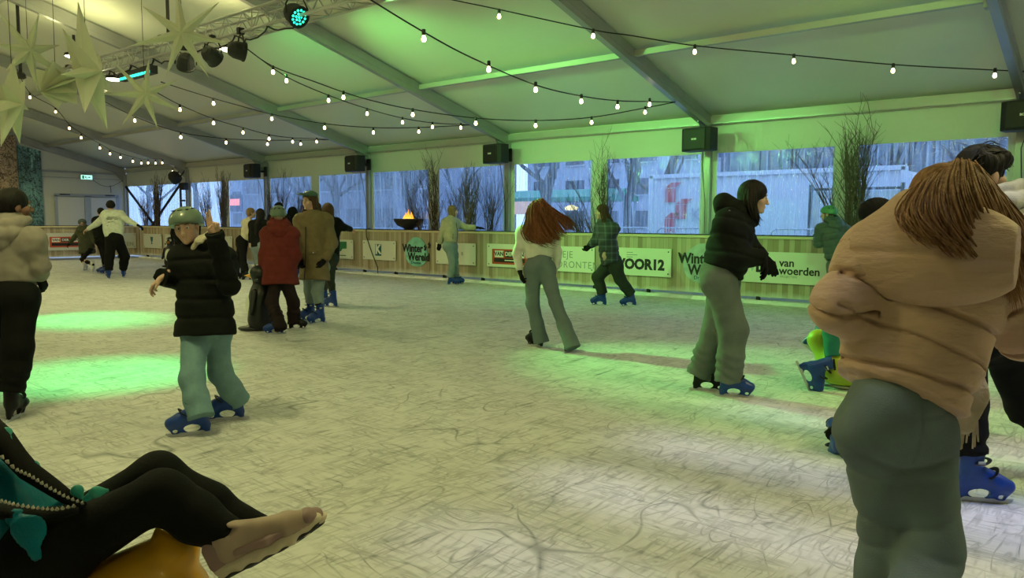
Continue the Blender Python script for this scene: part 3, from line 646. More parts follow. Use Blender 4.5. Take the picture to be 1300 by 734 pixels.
def egg(x, zc, m, label, grey=False):
    r = empty('round_sign', (x, BY, zc), 0, label, 'sign', 'egg-shaped signs on the boards')
    MB().prism([(.40*math.cos(a)*(1-.12*math.sin(a)), .37*math.sin(a)) for a in np.linspace(0, 2*PI, 32, endpoint=False)], (x, BY-.012, zc), (1, 0, 0), (0, 0, 1), (0, -1, 0), .014).build('panel', m, r)
    y = BY-.026
    text('Winter', .27, (x-.13, y, zc+.08), WALLROT, INK, parent=r, bold=.008, sx=.92); text('Wereld', .27, (x+.09, y, zc-.13), WALLROT, INK, parent=r, bold=.008, sx=.92); text('Dronten', .1, (x, y, zc-.27), WALLROT, TEAL, parent=r)
    b = MB(); 
    for q in ((.33, .1), (.47, .16)): b.prism([(-.05, -.06), (-.02, .02), (-.06, .03), (.0, .1), (.02, .03), (.05, .05), (.03, -.06)], (x+q[0], y, zc+q[1]), (1, 0, 0), (0, 0, 1), (0, -1, 0), .004)
    b.build('emblem', INK, r)
egg(-12.45, .65, MINT, 'mint egg-shaped Winter Wereld disc left of the beige-fleece skater')
egg(-4.75, .66, MINTG, 'grey egg-shaped Winter Wereld disc behind the black puffer jacket')
egg(-24.2, .65, MINTG, 'egg-shaped Winter Wereld disc near the far corner behind the white-top skater')
s = sign(-11.73, -10.43, .39, .9, 'pale board with thin curved line logo behind the beige-fleece skater')
b = MB(); b.tube([(-11.1+.13*math.cos(a), yt, .6+.16*math.sin(a)) for a in np.linspace(-1.9, 1.3, 14)], .009, 5); b.tube([(-11.12+.09*math.cos(a), yt, .55+.07*math.sin(a)) for a in np.linspace(-2.5, 2, 12)], .007, 5); b.build('logo', TEAL, s); text('B', .12, (-10.85, yt, .65), WALLROT, GREY, parent=s)
s = sign(-10.07, -8.72, .39, .91, 'pale board with red and black VAN DER logo behind the long-haired skater')
MB().box((-9.4, yt+.003, .625), (1.02, .006, .34)).build('logo', REDI, s); MB().box((-9.4, yt, .545), (.9, .006, .09)).build('logo', INK, s)
for q, (tx, mm, mt) in enumerate((('VAN', WHI, INK), ('DER', INK, WHI), ('VEN', WHI, INK))): MB().box((-9.7+.3*q, yt, .685), (.26, .006, .15)).build('logo', mm, s); text(tx, .13, (-9.7+.3*q, yt-.005, .685), WALLROT, mt, parent=s, bold=.003)
MB().box((-9.28, yt-.004, .545), (.5, .004, .02)).build('logo', WHI, s)
s = sign(-8.45, -7.13, .37, .9, 'pale board reading KEJE DRONTEN in thin dark letters')
text('KEJE', .2, (-8.08, yt+.003, .725), WALLROT, GREY, parent=s, align='LEFT', spacing=1.1); text('DRONTEN', .2, (-8.08, yt+.003, .515), WALLROT, GREY, parent=s, align='LEFT', spacing=1.15)
s = sign(-6.72, -5.39, .37, .91, 'pale board reading 5VOOR12 in heavy black letters')
text('5VOOR12', .27, (-6.12, yt+.003, .585), WALLROT, INK, parent=s, bold=.014); 
for q in range(3): MB().box((-6.3+(.05 if q == 1 else 0), yt+.003, .82-.045*q), (.14+(.1 if q == 1 else 0), .004, .013)).build('logo', GREY, s)
s = sign(-4.02, -2.5, .37, .91, 'pale green-lit board reading van woerden')
text('V', .26, (-3.8, yt+.003, .64), WALLROT, MINTG, parent=s); text('D', .26, (-3.64, yt+.003, .64), WALLROT, INK, parent=s, bold=.012); text('V', .26, (-3.48, yt+.003, .64), WALLROT, INK, parent=s, bold=.012)
text('van', .19, (-3.32, yt+.003, .725), WALLROT, INK, parent=s, align='LEFT', bold=.004); text('woerden', .19, (-3.32, yt+.003, .59), WALLROT, INK, parent=s, align='LEFT', bold=.004); text('PROJECTEN', .055, (-3.3, yt+.003, .49), WALLROT, GREY, parent=s, align='LEFT')
s = sign(-18.4, -17.1, .38, .9, 'pale board hidden largely behind the red coat and khaki coat'); MB().box((-17.75, yt, .66), (.5, .004, .2)).build('logo', GRN, s)
s = sign(-22.4, -21.0, .38, .9, 'pale board behind the helmeted child in the black coat'); text('K', .3, (-21.7, yt, .66), WALLROT, TEAL, parent=s)
PANEL2 = mat('grey sign panel', (.6, .62, .58), .4)
s = sign(-27.15, -25.75, .38, .9, 'pale board with a dark cup emblem next to the far corner', m=PANEL2); b = MB(); b.prism([(-.1, .13), (.1, .13), (.07, -.02), (.03, -.04), (.03, -.1), (.08, -.13), (-.08, -.13), (-.03, -.1), (-.03, -.04), (-.07, -.02)], (-26.5, yt, .66), (1, 0, 0), (0, 0, 1), (0, -1, 0), .005); b.box((-26.5, yt, .66), (.3, .003, .33)) if False else None; b.build('logo', TEAL, s)
s = sign(-25.5, -24.9+.0, .38, .9, 'small pale board beside the cup emblem board', m=PANEL2); MB().box((-25.2, yt, .64), (.2, .004, .2)).build('logo', GREY, s)
xe = -27.462
s = sign(-3.95, -2.55, .34, .94, 'end board with red VAN DER logo in the far left corner', end=True, m=PANEL2)
MB().box((xe+.002, -3.2, .63), (.006, 1.0, .36)).build('logo', REDI, s); MB().box((xe+.006, -3.2, .55), (.006, .88, .1)).build('logo', INK, s)
for q, (tx, mm, mt) in enumerate((('VAN', WHI, INK), ('DER', INK, WHI), ('VEN', WHI, INK))): MB().box((xe+.006, -3.5+.3*q, .7), (.006, .26, .14)).build('logo', mm, s); text(tx, .12, (xe+.011, -3.5+.3*q, .7), ENDROT, mt, parent=s, bold=.003)
s = sign(-2.12, -.78, .36, .92, 'end board ending in TEN beside the corner, behind the white sweatshirt', end=True, m=PANEL2)
text('KEJE', .2, (xe+.002, -1.9, .72), ENDROT, GREY, parent=s, align='LEFT'); text('DRONTEN', .2, (xe+.002, -1.9, .52), ENDROT, GREY, parent=s, align='LEFT', spacing=1.1)
# ------------------------------------------------------------------ loudspeakers on the posts
SPK = mat('speaker black', (.012, .012, .014), .55, bump=.4, bscale=300)
wh = ['at the right edge of the picture', 'on the post left of the black puffer skater', 'on the post above the long-haired skater', 'on the post above the khaki coat', 'on the post right of the raised hand']
spk0 = None
for k in range(5):
    X = -5*k-.0
    if spk0 is None:
        r = spk0 = empty('loudspeaker', (X, -.5, 2.93), 0, '', 'loudspeaker', 'black loudspeakers on the tent posts')
        b = MB(); b.prism([(-.31, -.12), (-.31, .12), (-.2, .14), (.2, .14), (.31, .12), (.31, -.12), (.22, -.17), (-.22, -.17)], (X, -.5, 2.93), (1, 0, 0), (0, 1, 0), (0, 0, 1), .42); b.build('cabinet', SPK, r, bevel=.015)
        MB().box((X, -.68, 2.93), (.46, .02, .36)).build('grille', BLK, r, bevel=.008)
        text('BOSE', .045, (X, -.693, 2.93), WALLROT, WHI, parent=r, bold=.002, name='badge')
        b = MB(); b.box((X, -.28, 2.93), (.06, .3, .06)); b.box((X, -.08, 2.93), (.16, .03, .3)); b.tube([(X-.02, -.35, 2.74), (X-.13, -.2, 2.5), (X-.11, -.1, 1.8), (X-.11, -.1, 1.2)], .008, 5); b.build('wall_bracket', BLK, r)
    else: r = copy_tree(spk0)
    r.location = (X+(.06 if k else .12), -.5, 2.93+(.02 if k == 0 else 0)); r.rotation_euler = (.0, 0, -.12); r['label'] = 'black loudspeaker '+wh[k]
# moving head lamp, brace tubes and post cluster near the far corner
r = empty('stage_lamp', (-25, -.35, 2.85), 0, 'black stage lamp clamped to the post next to the far corner', 'stage lamp')
b = MB(); b.lathe([(.12, -.2), (.2, -.14), (.2, .1), (.14, .2), (.05, .22)], (-25.1, -.4, 2.9), 14, [unit((1, .3, 0)), unit((-.2, .6, .7)), unit(np.cross((1, .3, 0), (-.2, .6, .7)))]); b.build('housing', SPK, r, smooth=True)
b = MB(); b.tube([(-25.35, -.35, 2.9), (-25.35, -.2, 3.1), (-25.0, -.1, 3.15), (-24.85, -.2, 3.1), (-24.85, -.35, 2.9)], .025, 6); b.box((-25, -.12, 2.6), (.3, .15, .25)); b.build('yoke', BLK, r)
b = MB(); b.lathe([(.1, 0), (.1, .05)], (-25.5, -.4, 2.72), 12); b.build('clamp', ALU, r)
for q, (a, c_) in enumerate((((-29.7, -.1, 2.7), (-27.1, -.1, 1.0)), ((-25.3, -.1, 2.7), (-27.9, -.1, 1.0)))):
    b = MB(); b.tube([a, c_], .045, 8); tag(b.build('brace_tube', BLK, smooth=True), ['dark diagonal brace tube falling to the right in the corner window', 'dark diagonal brace tube falling to the left in the corner window'][q], 'brace', 'crossed brace tubes')
b = MB(); b.tube([(-25.28, -.12, 2.7), (-25.28, -.12, 1.2)], .04, 8); b.box((-25.1, -.12, 2.1), (.12, .1, .06)); tag(b.build('prop_tube', BLK), 'upright dark tube beside the corner post', 'tube')
# ------------------------------------------------------------------ branch bundles between boards and windows
TWIG = mat('bare twigs', (.07, .045, .03), .75, noise=.4, nscale=30); TWIG2 = mat('grey twigs', (.13, .1, .075), .75, noise=.3, nscale=30)
def bundle(px, h, n, spread, lean=(0, 0), label='', m=TWIG, seed=0, z0=.9, Y=-.3, tw=3, r0=.009, base=.1):
    n = int(n*1.35); r0 *= 1.15; tw += 1
    rr = random.Random(seed); p = onY(px, 290, Y); b = MB(); x = p[0]; off = (x, Y, z0)
    for i in range(n):
        H = h*rr.uniform(.55, 1.); a = rr.gauss(0, 1)*spread+lean[0]; ay = rr.uniform(-.25, .2)*min(1, spread*2); s0 = V3(x+rr.uniform(-base, base), Y+rr.uniform(-.06, .08), z0); pts = []
        c = rr.uniform(-.1, .3)*a; ph = rr.uniform(0, 6)
        for t in np.linspace(0, 1, 9): 
            yy = s0[1]+ay*t*.5; yy = max(-.5, min(-.02, yy)); pts.append(V3(s0[0]+a*H*(t**1.5)+.02*math.sin(t*7+ph)+c*t*t, yy, z0+H*(t-.12*abs(a)*t*t)))
        b.tube(pts, [r0*(1-.85*t) for t in np.linspace(0, 1, 9)], 4, caps=False)
        for j in range(tw):
            t = rr.uniform(.3, .9); k = int(t*8); q = pts[k]; d = unit(V3(rr.uniform(-1, 1)*.7+a*.5, rr.uniform(-.15, .15), 1)); L = H*rr.uniform(.12, .32)
            e = q+d*L; e[1] = max(-.5, min(-.02, e[1])); mid = (q+e)/2+V3(.02*rr.uniform(-1, 1), 0, 0); b.tube([q, mid, e], [r0*.5*(1-t*.5), r0*.35, r0*.15], 3, caps=False)
            for g in range(2):
                q2 = mid if g else e*.6+mid*.4; e2 = q2+unit(V3(rr.uniform(-1, 1), rr.uniform(-.1, .1), .8))*L*.4; e2[1] = max(-.5, min(-.02, e2[1])); b.tube([q2, e2], [r0*.3, r0*.12], 3, caps=False)
    o = b.build('branch_bundle', m, off=off); tag(o, label, 'branches', 'bare branch bundles along the windows')
bundle(1083, 2.35, 26, .05, label='tall dense grey-brown branch bundle behind the leaning green-jacket child', m=TWIG2, seed=1, tw=5, r0=.012)
bundle(1066, 2.1, 7, .25, (-.55, 0), label='thin branches arching left over the green-jacket child', seed=2)
bundle(768, 2.3, 14, .09, label='tall narrow branch bundle behind the plaid-jacket skater', seed=3, tw=4)
bundle(756, 1.9, 7, .2, (-.35, 0), label='tall loose branches leaning left above the fan of twigs', seed=14)
bundle(741, 1.1, 22, .25, (-.45, 0), label='low fan of twigs spreading left, left of the plaid-jacket skater', seed=4, tw=2, r0=.008)
bundle(553, 2.3, 16, .16, (-.12, 0), label='tall branch bundle left of the beige-fleece skater', seed=5, tw=5, r0=.011)
bundle(536, 1.6, 14, .25, (-.25, 0), label='loose branch fan right of the fire bowl', seed=6, tw=4)
bundle(597, 1.9, 22, .14, label='dense branch bundle right behind the beige-fleece skater', m=TWIG2, seed=7, tw=4, r0=.013)
bundle(622, 1.7, 18, .22, label='branch bundle between the beige-fleece skater and the post', seed=8, tw=4)
bundle(576, 1.5, 14, .2, label='branch bundle over the head of the beige-fleece skater', seed=15, tw=4)
bundle(382, 1.5, 26, .25, label='bushy branch bundle behind the group of dark-clothed skaters', seed=9, tw=4)
bundle(357, 2.2, 14, .22, (.1, 0), label='tall thin branches left of the khaki coat woman', seed=10, tw=4)
bundle(343, 1.9, 10, .1, label='narrow branches against the post right of the raised hand', seed=16, tw=4)
bundle(284, 2.2, 24, .12, label='tall branch bundle right of the raised hand', m=TWIG2, seed=11, tw=5, r0=.014)
bundle(262, 1.9, 18, .25, label='spreading branches behind the raised hand', seed=12, tw=5)
bundle(200, 2.2, 22, .14, label='dense branch bundle in the far corner window', seed=13, tw=5, r0=.014)
bundle(185, 1.9, 16, .25, (-.1, 0), label='spreading branches left in the far corner window', seed=17, tw=5)
# fire bowl
r = empty('fire_bowl', (-12.75, -.3, 0), 0, 'dark round fire bowl with orange flame on the long board', 'fire bowl')
px = onY(519, 290, -.3)[0]; r.location = (px, -.3, 0)
b = MB(); b.lathe([(.12, 0), (.12, 1.2), (.14, 1.23), (.3, 1.3), (.38, 1.42), (.39, 1.47), (.34, 1.46), (.2, 1.36), (.02, 1.34)], (px, -.3, 0), 20); b.build('bowl', mat('dark iron', (.04, .03, .025), .6, .3), r, smooth=True)
def flame_mat():
    n = NT('flame'); sep = n.n('SeparateXYZ'); n.l(n.map(), sep.inputs[0]); t = n.math('DIVIDE', n.math('SUBTRACT', sep.outputs[2], 1.36), .42, clamp=True)
    c = n.ramp(t, [(0, (1, .75, .12)), (.45, (1, .42, .03)), (1, (.9, .12, .01))]); n.l(c, n.b.inputs['Emission Color']); n.b.inputs['Emission Strength'].default_value = 1.6; n.b.inputs['Base Color'].default_value = (.3, .1, .02, 1); return n.m
q = [ell((px, -.3, 1.43), (.2, .16, .07))]
for dx, h_, rr_ in ((-.1, .2, .055), (-.02, .3, .07), (.07, .26, .06), (.13, .16, .045), (-.15, .14, .04)): q.append(cone((px+dx, -.3+dx*.3, 1.42), (px+dx*1.2+.02, -.3, 1.42+h_), rr_, .008))
smesh('flame', sdf(q, .012, .03, lambda X: .01*wob(X, 18, 3)), flame_mat(), r)
# ------------------------------------------------------------------ truss, drops and stage lights
TR = mat('truss aluminium', (.5, .5, .48), .35, .6)
r = empty('lighting_truss', (-10, -7, 4.3), 0, 'aluminium lattice lighting truss hanging under the tent roof', 'truss'); Yt, Z0, Z1, w = -7., 4.29, 4.58, .29
ch = [(Yt-w/2, Z1), (Yt+w/2, Z1), (Yt-w/2, Z0), (Yt+w/2, Z0)]
for y, z in ch: MB().tube([(-17, y, z), (2, y, z)], .025, 8).build('chord', TR, r, smooth=True)
b = MB(); x = -17.
i = 0
while x < 2:
    for (y0, z0), (y1, z1) in ((ch[0], ch[2]), (ch[1], ch[3]), (ch[0], ch[1]), (ch[2], ch[3])):
        A, B_ = ((y0, z0), (y1, z1)) if i % 2 else ((y1, z1), (y0, z0)); b.tube([(x, *A), (x+.25, *B_)], .009, 5, caps=False)
    if i % 8 == 0:
        for (y0, z0), (y1, z1) in ((ch[0], ch[2]), (ch[1], ch[3]), (ch[0], ch[1]), (ch[2], ch[3])): b.tube([(x, y0, z0), (x, y1, z1)], .009, 5)
    x += .25; i += 1
b.build('lacing', TR, r, smooth=True)
for x in (-16, -11.9, -6, 0):
    b = MB(); b.tube([(x, -7, Z1), (x, -7, zr(-7)+.05)], .03, 8); b.box((x, -7, Z1+.02), (.12, .34, .05)); b.build('drop_rod', BLK, r)
b = MB(); rr = random.Random(5)
for x0 in (-15.8, -14.9, -14., -13.1, -12.2, -11.3, -10.4, -9.5, -8.6):
    b.tube([V3(x0+t*.9, -7.15+.05*math.sin(t*9), Z0-.02-(.12+.05*(t not in (0, 1))*rr.random())*math.sin(PI*t)) for t in np.linspace(0, 1, 8)], .013, 5)
b.build('cable_loom', BLK, r, smooth=True)
pr = at(22, 8, 14.5); pe = at(27, 88, 14.3)
b = MB(); b.tube([(pr[0], pr[1], zr(pr[1])+.1), (pr[0], pr[1], pe[2])], .03, 8); b.lathe([(.06, 0), (.09, -.03), (.09, -.1), (.05, -.12)], (pr[0], pr[1], pe[2]), 10); tag(b.build('drop_rod', BLK), 'long black drop rod at the upper left behind the paper stars', 'rod')
LEDG = mat('led green', (.02, .3, .2), .3, emit=(.03, 1., .62), es=2.2); LEDO = mat('led off', (.02, .03, .03), .2); LENS = mat('lens dark', (.01, .03, .03), .15)
def par(p, aim, label, on=1, size=1., kind='led'):
    p = np.array(p, float); d = unit(aim); r_ = unit(np.cross(d, Z)); u = np.cross(r_, d); Rm = [r_, u, d]; S = size
    r = empty('stage_lamp', p, 0, label, 'stage lamp', 'stage lamps on the truss')
    b = MB(); b.lathe([(.05*S, -.2*S), (.1*S, -.17*S), (.13*S, -.1*S), (.14*S, .03*S), (.15*S, .035*S), (.15*S, .06*S), (.13*S, .06*S), (.13*S, .045*S)], p, 18, Rm); b.build('housing', SPK, r, smooth=False)
    b = MB(); b.lathe([(.128*S, .046*S), (.128*S, .05*S)], p, 18, Rm); ln = b.build('lens', LENS if on else LEDO, r)
    if on:
        b = MB()
        for q in [(0, 0)]+[(.045*math.cos(a), .045*math.sin(a)) for a in np.arange(6)*PI/3]+[(.092*math.cos(a), .092*math.sin(a)) for a in np.arange(12)*PI/6]: b.lathe([(.0165*S, .05*S), (.014*S, .058*S), (.004*S, .062*S)], p+r_*q[0]*S+u*q[1]*S, 8, Rm)
        b.build('leds', LEDG, ln)
    b = MB(); zt = Z0-p[2] if p[2] < Z0-.05 else .25; rh = r_; b.tube([p-rh*.165*S, p-rh*.17*S+Z*.12*S, p-rh*.1*S+Z*.24*S, p+rh*.1*S+Z*.24*S, p+rh*.17*S+Z*.12*S, p+rh*.165*S], .012, 6); b.tube([p+Z*.24*S, (p[0], p[1], max(p[2]+.3*S, Z0-.02))], .02, 6); b.box((p[0], p[1], max(p[2]+.3*S, Z0)), (.06, .1, .1)); b.build('yoke', BLK, r)
    return r
T = lambda x, y, Y=-7.15: onY(x, y, Y)
AIM_A = V3(-.7, -6.9, 0); AIM_B = V3(-7.2, 0, 3.1)
pA = T(377, 20); pB = T(306, 65); pC = T(271, 73); pD = T(236, 82); pE = T(127, 112)
par(pA, AIM_A-pA, 'round stage lamp with lit green-cyan LED face at the top of the picture', size=1.08)
par(pB, AIM_B-pB, 'stage lamp with green glowing face turned to the right, right of the big star')
par(pC, V3(-.3, 1, -.5), 'dark round stage lamp seen from behind, left of the green glowing one', 0)
par(pD, V3(-.6, .3, -.7), 'dark angular stage lamp half behind the big star', 0)
par(pE, V3(-.3, .5, -.8), 'dark stage lamp between the tall star and the lower star', 0, .95)
p1, p2 = T(155, 99), T(196, 88)
r = empty('led_bar', (p1+p2)/2, 0, 'black LED bar with a green strip under the truss', 'led bar')
b = MB(); b.beam(p1, p2, .12, .14); b.build('housing', SPK, r); b = MB(); b.beam(p1+V3(.05, -.062, -.04), p2+V3(-.05, -.062, -.04), .01, .045); b.build('led_strip', LEDG, r)
b = MB(); b.tube([p1+V3(.2, 0, 0), p1+V3(.2, .1, Z0-p1[2])], .015, 5); b.tube([p2-V3(.2, 0, 0), p2+V3(-.2, .1, Z0-p2[2])], .015, 5); b.build('bracket', BLK, r)
FLOOD = mat('flood glow', (.9, .88, .75), .4, emit=(1, .93, .68), es=14)
FLP = []
for i, (x, y, Y, lab) in enumerate(((145, 100, -7.0, 'lit round flood lamp under the truss above the lower star'), (291, 62, -6.7, 'lit round flood lamp beside the green glowing stage lamp'), (514, 4, -5.0, 'lit flat flood lamp at the top edge of the picture'), (93, 71, -7.2, 'lit flood lamp half hidden between the left stars'))):
    p = onY(x, y, Y); r = empty('flood_lamp', p, 0, lab, 'flood lamp', 'round flood lamps'); FLP.append(p)
    MB().lathe([(.02, .07), (.15, .05), (.17, .01), (.17, -.01)][::-1], p, 20).build('housing', BLK, r, smooth=True)
    MB().lathe([(.02, -.045), (.1, -.035), (.155, -.012)], p, 20).build('diffuser', FLOOD, r, smooth=True)
    tp = min(Z0, zr(p[1])-.1) if abs(p[1]+7) < .4 else zr(p[1])+.0; MB().tube([p+Z*.06, (p[0], p[1], max(tp, p[2]+.1))], .015, 6).build('stem', BLK, r)
# ------------------------------------------------------------------ bulb strings
BULB = mat('bulb glow', (1, .8, .55), .3, emit=(1, .72, .38), es=12); 
sock = MB(); sock.lathe([(.006, .05), (.02, .045), (.022, 0), (.018, -.02)][::-1], (0, 0, 0), 8); SOCK = sock.mesh('lamp_holder'); SOCK.materials.append(BLK)
bb = MB(); bb.lathe([(.004, -.088), (.018, -.084), (.025, -.068), (.026, -.055), (.02, -.036), (.013, -.02)], (0, 0, 0), 10); BME = bb.mesh('bulb'); BME.materials.append(BULB); BME.polygons.foreach_set('use_smooth', [True]*len(BME.polygons))
def string(A, B, path, bulbs, label, thick=.009):
    """A,B: plan end points; path/bulbs: photo points along the cable, put in the vertical plane through A and B"""
    A = np.array(A, float); B = np.array(B, float); d = B[:2]-A[:2]; nn = V3(-d[1], d[0], 0); nn /= np.linalg.norm(nn)
    def pt(x, y): r_ = ray(x, y); t = ((A-CAM)@nn)/(r_@nn); return CAM+r_*t
    P = [pt(*q) for q in path]; ends = ([A] if len(A) == 3 and A[2] else [])+P+([B] if B[2] else [])
    r = empty('bulb_string', P[0], 0, label, 'string lights', 'strings of warm bulbs'); S = []
    for i in range(len(ends)-1):
        p0, p1, p2, p3 = ends[max(i-1, 0)], ends[i], ends[i+1], ends[min(i+2, len(ends)-1)]
        for x in np.linspace(0, 1, 6, endpoint=False): S.append(.5*((2*p1)+(-p0+p2)*x+(2*p0-5*p1+4*p2-p3)*x*x+(-p0+3*p1-3*p2+p3)*x**3))
    S.append(ends[-1]); MB().tube(S, thick, 5).build('cord', BLK, r, smooth=True)
    for q in bulbs:
        c = pt(*q); o = bpy.data.objects.new('lamp_holder', SOCK); COL.objects.link(o); o.parent = r; o.location = tuple(c+Z*.035-P[0]); g = bpy.data.objects.new('bulb', BME); COL.objects.link(g); g.parent = o
e1 = (-5, -1.35, zr(-1.35)-.15); e2 = (-10, -1.3, zr(-1.3)-.15); e3 = (-15, -1.3, zr(-1.3)-.15)
st = tuple(pB+V3(.1, 0, .05))
string((-4.5, -8.5, 0), e1, [(440, -22), (471, 0), (540, 42), (600, 74), (680, 108), (738, 122), (784, 128), (824, 129)], [(538, 47), (620.5, 86), (680, 112), (738, 127), (784, 134), (824.7, 131)], 'bulb string from the top centre down to the right rafter')
string(st, e1, [(346, 84), (400, 104), (436, 117), (473, 128), (524, 139), (604, 150), (680, 153), (751, 149), (819, 137)], [(346.6, 90), (436, 122), (524, 144), (604, 155), (680, 158), (751, 154), (819, 141)], 'upper bulb string from the green lamp to the right rafter')
string(st, e2, [(363, 97), (417, 121), (466, 138), (511, 150), (549, 156), (585, 158)], [(363.7, 101), (417, 126), (466, 143), (511, 154), (549, 160), (585, 161)], 'bulb string from the green lamp to the middle rafter')
sB = T(204, 104)
string(tuple(sB), e2, [(235, 114), (271, 125), (300, 133), (345, 145), (412, 157), (474, 162), (531, 162)], [(271, 130), (345, 149.5), (412, 161), (474, 167), (531.6, 166)], 'bulb string from behind the lower star to the middle rafter')
sC = T(200, 118)
string(tuple(sC), e3, [(228, 133), (271, 151), (308, 162), (341, 171), (371, 175), (402, 176)], [(228.4, 138), (271, 155), (308.5, 167), (341.5, 175), (371.5, 179), (402, 179)], 'short bulb string from the lower star to the left rafter')
sD = T(120, 122)
string(tuple(sD), e3, [(171, 148), (229, 168), (287, 176), (339, 178), (381, 178)], [(171, 152), (229.5, 173), (287, 180), (339.5, 182), (381.7, 182)], 'low bulb string running from the tall star to the left rafter')
string((-8, -7.15, 0), (.0, -.85, 0), [(520, -12), (575, 0), (633, 12), (753, 38), (800, 45), (882, 58), (1007, 70), (1133, 82), (1263, 89), (1330, 92)], [(633.6, 19), (753, 44), (882, 64), (1007.7, 76), (1133.7, 88), (1263, 94)], 'wide bulb string crossing the upper right of the picture')
sE = T(22, 88, -7.2)
string(tuple(sE), (-25, -.8, zr(-.8)-.1), [(38, 118), (70, 137), (88, 158), (103, 169), (126, 182), (140, 190), (153, 195), (168, 199), (180, 202), (188, 202), (197, 202), (206, 202)], [(30, 108), (38, 122.6), (70.5, 141), (88, 162), (103, 174), (126.7, 187), (139.6, 194.5), (153, 199), (168.6, 204), (179.5, 206.5), (188, 206), (197.5, 206.5), (206, 206), (219, 217)], 'close row of bulbs running to the far corner')
# ------------------------------------------------------------------ paper stars
def star_mat():
    n = NT('star paper'); n.b.inputs['Base Color'].default_value = (.74, .74, .62, 1); n.b.inputs['Roughness'].default_value = .5
    t = n.n('BsdfTranslucent'); t.inputs['Color'].default_value = (.8, .8, .64, 1); m = n.n('MixShader'); m.inputs[0].default_value = .45
    n.l(n.b.outputs[0], m.inputs[1]); n.l(t.outputs[0], m.inputs[2]); n.l(m.outputs[0], n.out.inputs[0]); n.bump(n.noise(n.map(), 30, 3), .15, .005); return n.m
STAR = star_mat()
def star(p, R, lens, facing, rot, label, half=.14, sag=0., inner=.23):
    """folded paper star: every ray is a four-sided spike"""
    p = np.array(p, float); f = unit(facing); r_ = unit(np.cross(f, Z)); u = np.cross(r_, f); n = len(lens)
    ro = empty('paper_star', p, 0, label, 'paper star', 'white paper stars')
    b = MB(); vs = [p+f*R*half, p-f*R*half]; fs = []
    for i in range(n):
        a = rot+2*PI*i/n; a2 = a+PI/n; L = R*lens[i]; rr_ = R*inner
        tip = p+(r_*math.cos(a)+u*math.sin(a))*L+f*sag*R*.3*math.sin(i*2.1); vs += [tip, p+(r_*math.cos(a2)+u*math.sin(a2))*rr_]
    for i in range(n):
        t = 2+2*i; v0 = 2+2*((i-1) % n)+1; v1 = 2+2*i+1
        # front and back ridge points
        k = len(vs); a = rot+2*PI*i/n; vs += [p+(r_*math.cos(a)+u*math.sin(a))*R*.16+f*R*half*.85, p+(r_*math.cos(a)+u*math.sin(a))*R*.16-f*R*half*.85]
        fs += [(t, v0, k), (t, k, v1), (0, k, v0), (0, v1, k), (t, k+1, v0), (t, v1, k+1), (1, v0, k+1), (1, k+1, v1)]
    b.add(vs, fs); b.build('star_body', STAR, ro)
    MB().tube([p+u*R*.2, (p[0], p[1], zr(p[1])+.1)], .003, 4).build('hanging_wire', BLK, ro)
    return ro
tc = lambda q: CAM-q
def facing(q, yaw, el=0.): 
    h = hdir(650, 180); v = unit(V3(*(CAM-q)[:2], 0)); a = math.radians(yaw); return V3(v[0]*math.cos(a)-v[1]*math.sin(a), v[0]*math.sin(a)+v[1]*math.cos(a), el)
pS = at(36, 65, 8.5); star(pS, .5, (.62, .95, .95, .72, .95, .9, .72), facing(pS, 20, .1), math.radians(5), 'seven-pointed pale star at the upper left, left of the tall narrow one')
pS = at(231, 43, 8.5); star(pS, .52, (1.15, .95, 1., 1.05, .95, 1.05, 1.), facing(pS, -8, -.05), math.radians(-17), 'largest pale star near the top, right of the tall narrow one', half=.14)
pS = at(184, 120, 8.5); star(pS, .42, (1.15, 1.05, 1., 1., 1.0, .95, 1.05), facing(pS, 10, .1), math.radians(-4), 'lowest pale star hanging under the truss and LED bar', half=.14)
pS = at(112, 92, 7.6); star(pS, .66, (1.05, .6, .8, .9, .72, .9, .8), facing(pS, 66, .1), math.radians(90), 'tall narrow pale star seen nearly edge-on at the upper left', half=.2, inner=.2)
pS = at(15, 130, 7.6); star(pS, .5, (.85, .7, .8, .95, .95, .9, .6), facing(pS, 68, -.15), math.radians(80), 'pale star seen edge-on at the left edge above the grey hoodie', half=.22, inner=.2)
pS = at(74, 108, 8.8); star(pS, .36, (.9, .6, .8, .6, .9, .7, .8, .6, .9, .7, .6), facing(pS, -50, -.5), math.radians(40), 'small crumpled yellowish star between the two left stars', half=.7)
# ------------------------------------------------------------------ outside the windows
CONT = mat('container white', (.72, .76, .8), .45); CRED = mat('container red', (.6, .05, .08), .5); CGR = mat('container lettering grey', (.4, .45, .52), .5)
r = empty('shipping_container', (-5.5, 5.2, 0), 0, 'white storage container with red block logo outside the windows', 'container')
b = MB(); x = -8.5; prof = []
while x < -2.5: prof += [(x, 0), (x+.1, 0), (x+.14, .04), (x+.24, .04), (x+.28, 0)]; x += .28
prof = [(-8.5, 2.4)]+[(a, q*.6) for a, q in prof if a < -2.5]+[(-2.5, 0), (-2.5, 2.4)]
b.prism(prof, (0, 4, 1.3), (1, 0, 0), (0, 1, 0), (0, 0, 1), 2.45); b.build('shell', CONT, r)
b = MB(); b.box((-5.5, 3.98, 2.58), (6.06, .08, .1)); b.box((-5.5, 3.98, .08), (6.06, .08, .16))
for xx in (-8.5, -2.5): b.box((xx, 3.99, 1.3), (.12, .1, 2.6))
b.build('frame', CONT, r)
b = MB()
def iso(x, z, s): 
    b.prism([(0, 0), (.28*s, .0), (.28*s, .35*s), (0, .35*s)], (x, 3.965, z), (1, 0, 0), (0, 0, 1), (0, -1, 0), .02)
    b.prism([(0, .37*s), (.28*s, .37*s), (.45*s, .5*s), (.17*s, .5*s)], (x, 3.965, z), (1, 0, 0), (0, 0, 1), (0, -1, 0), .02)
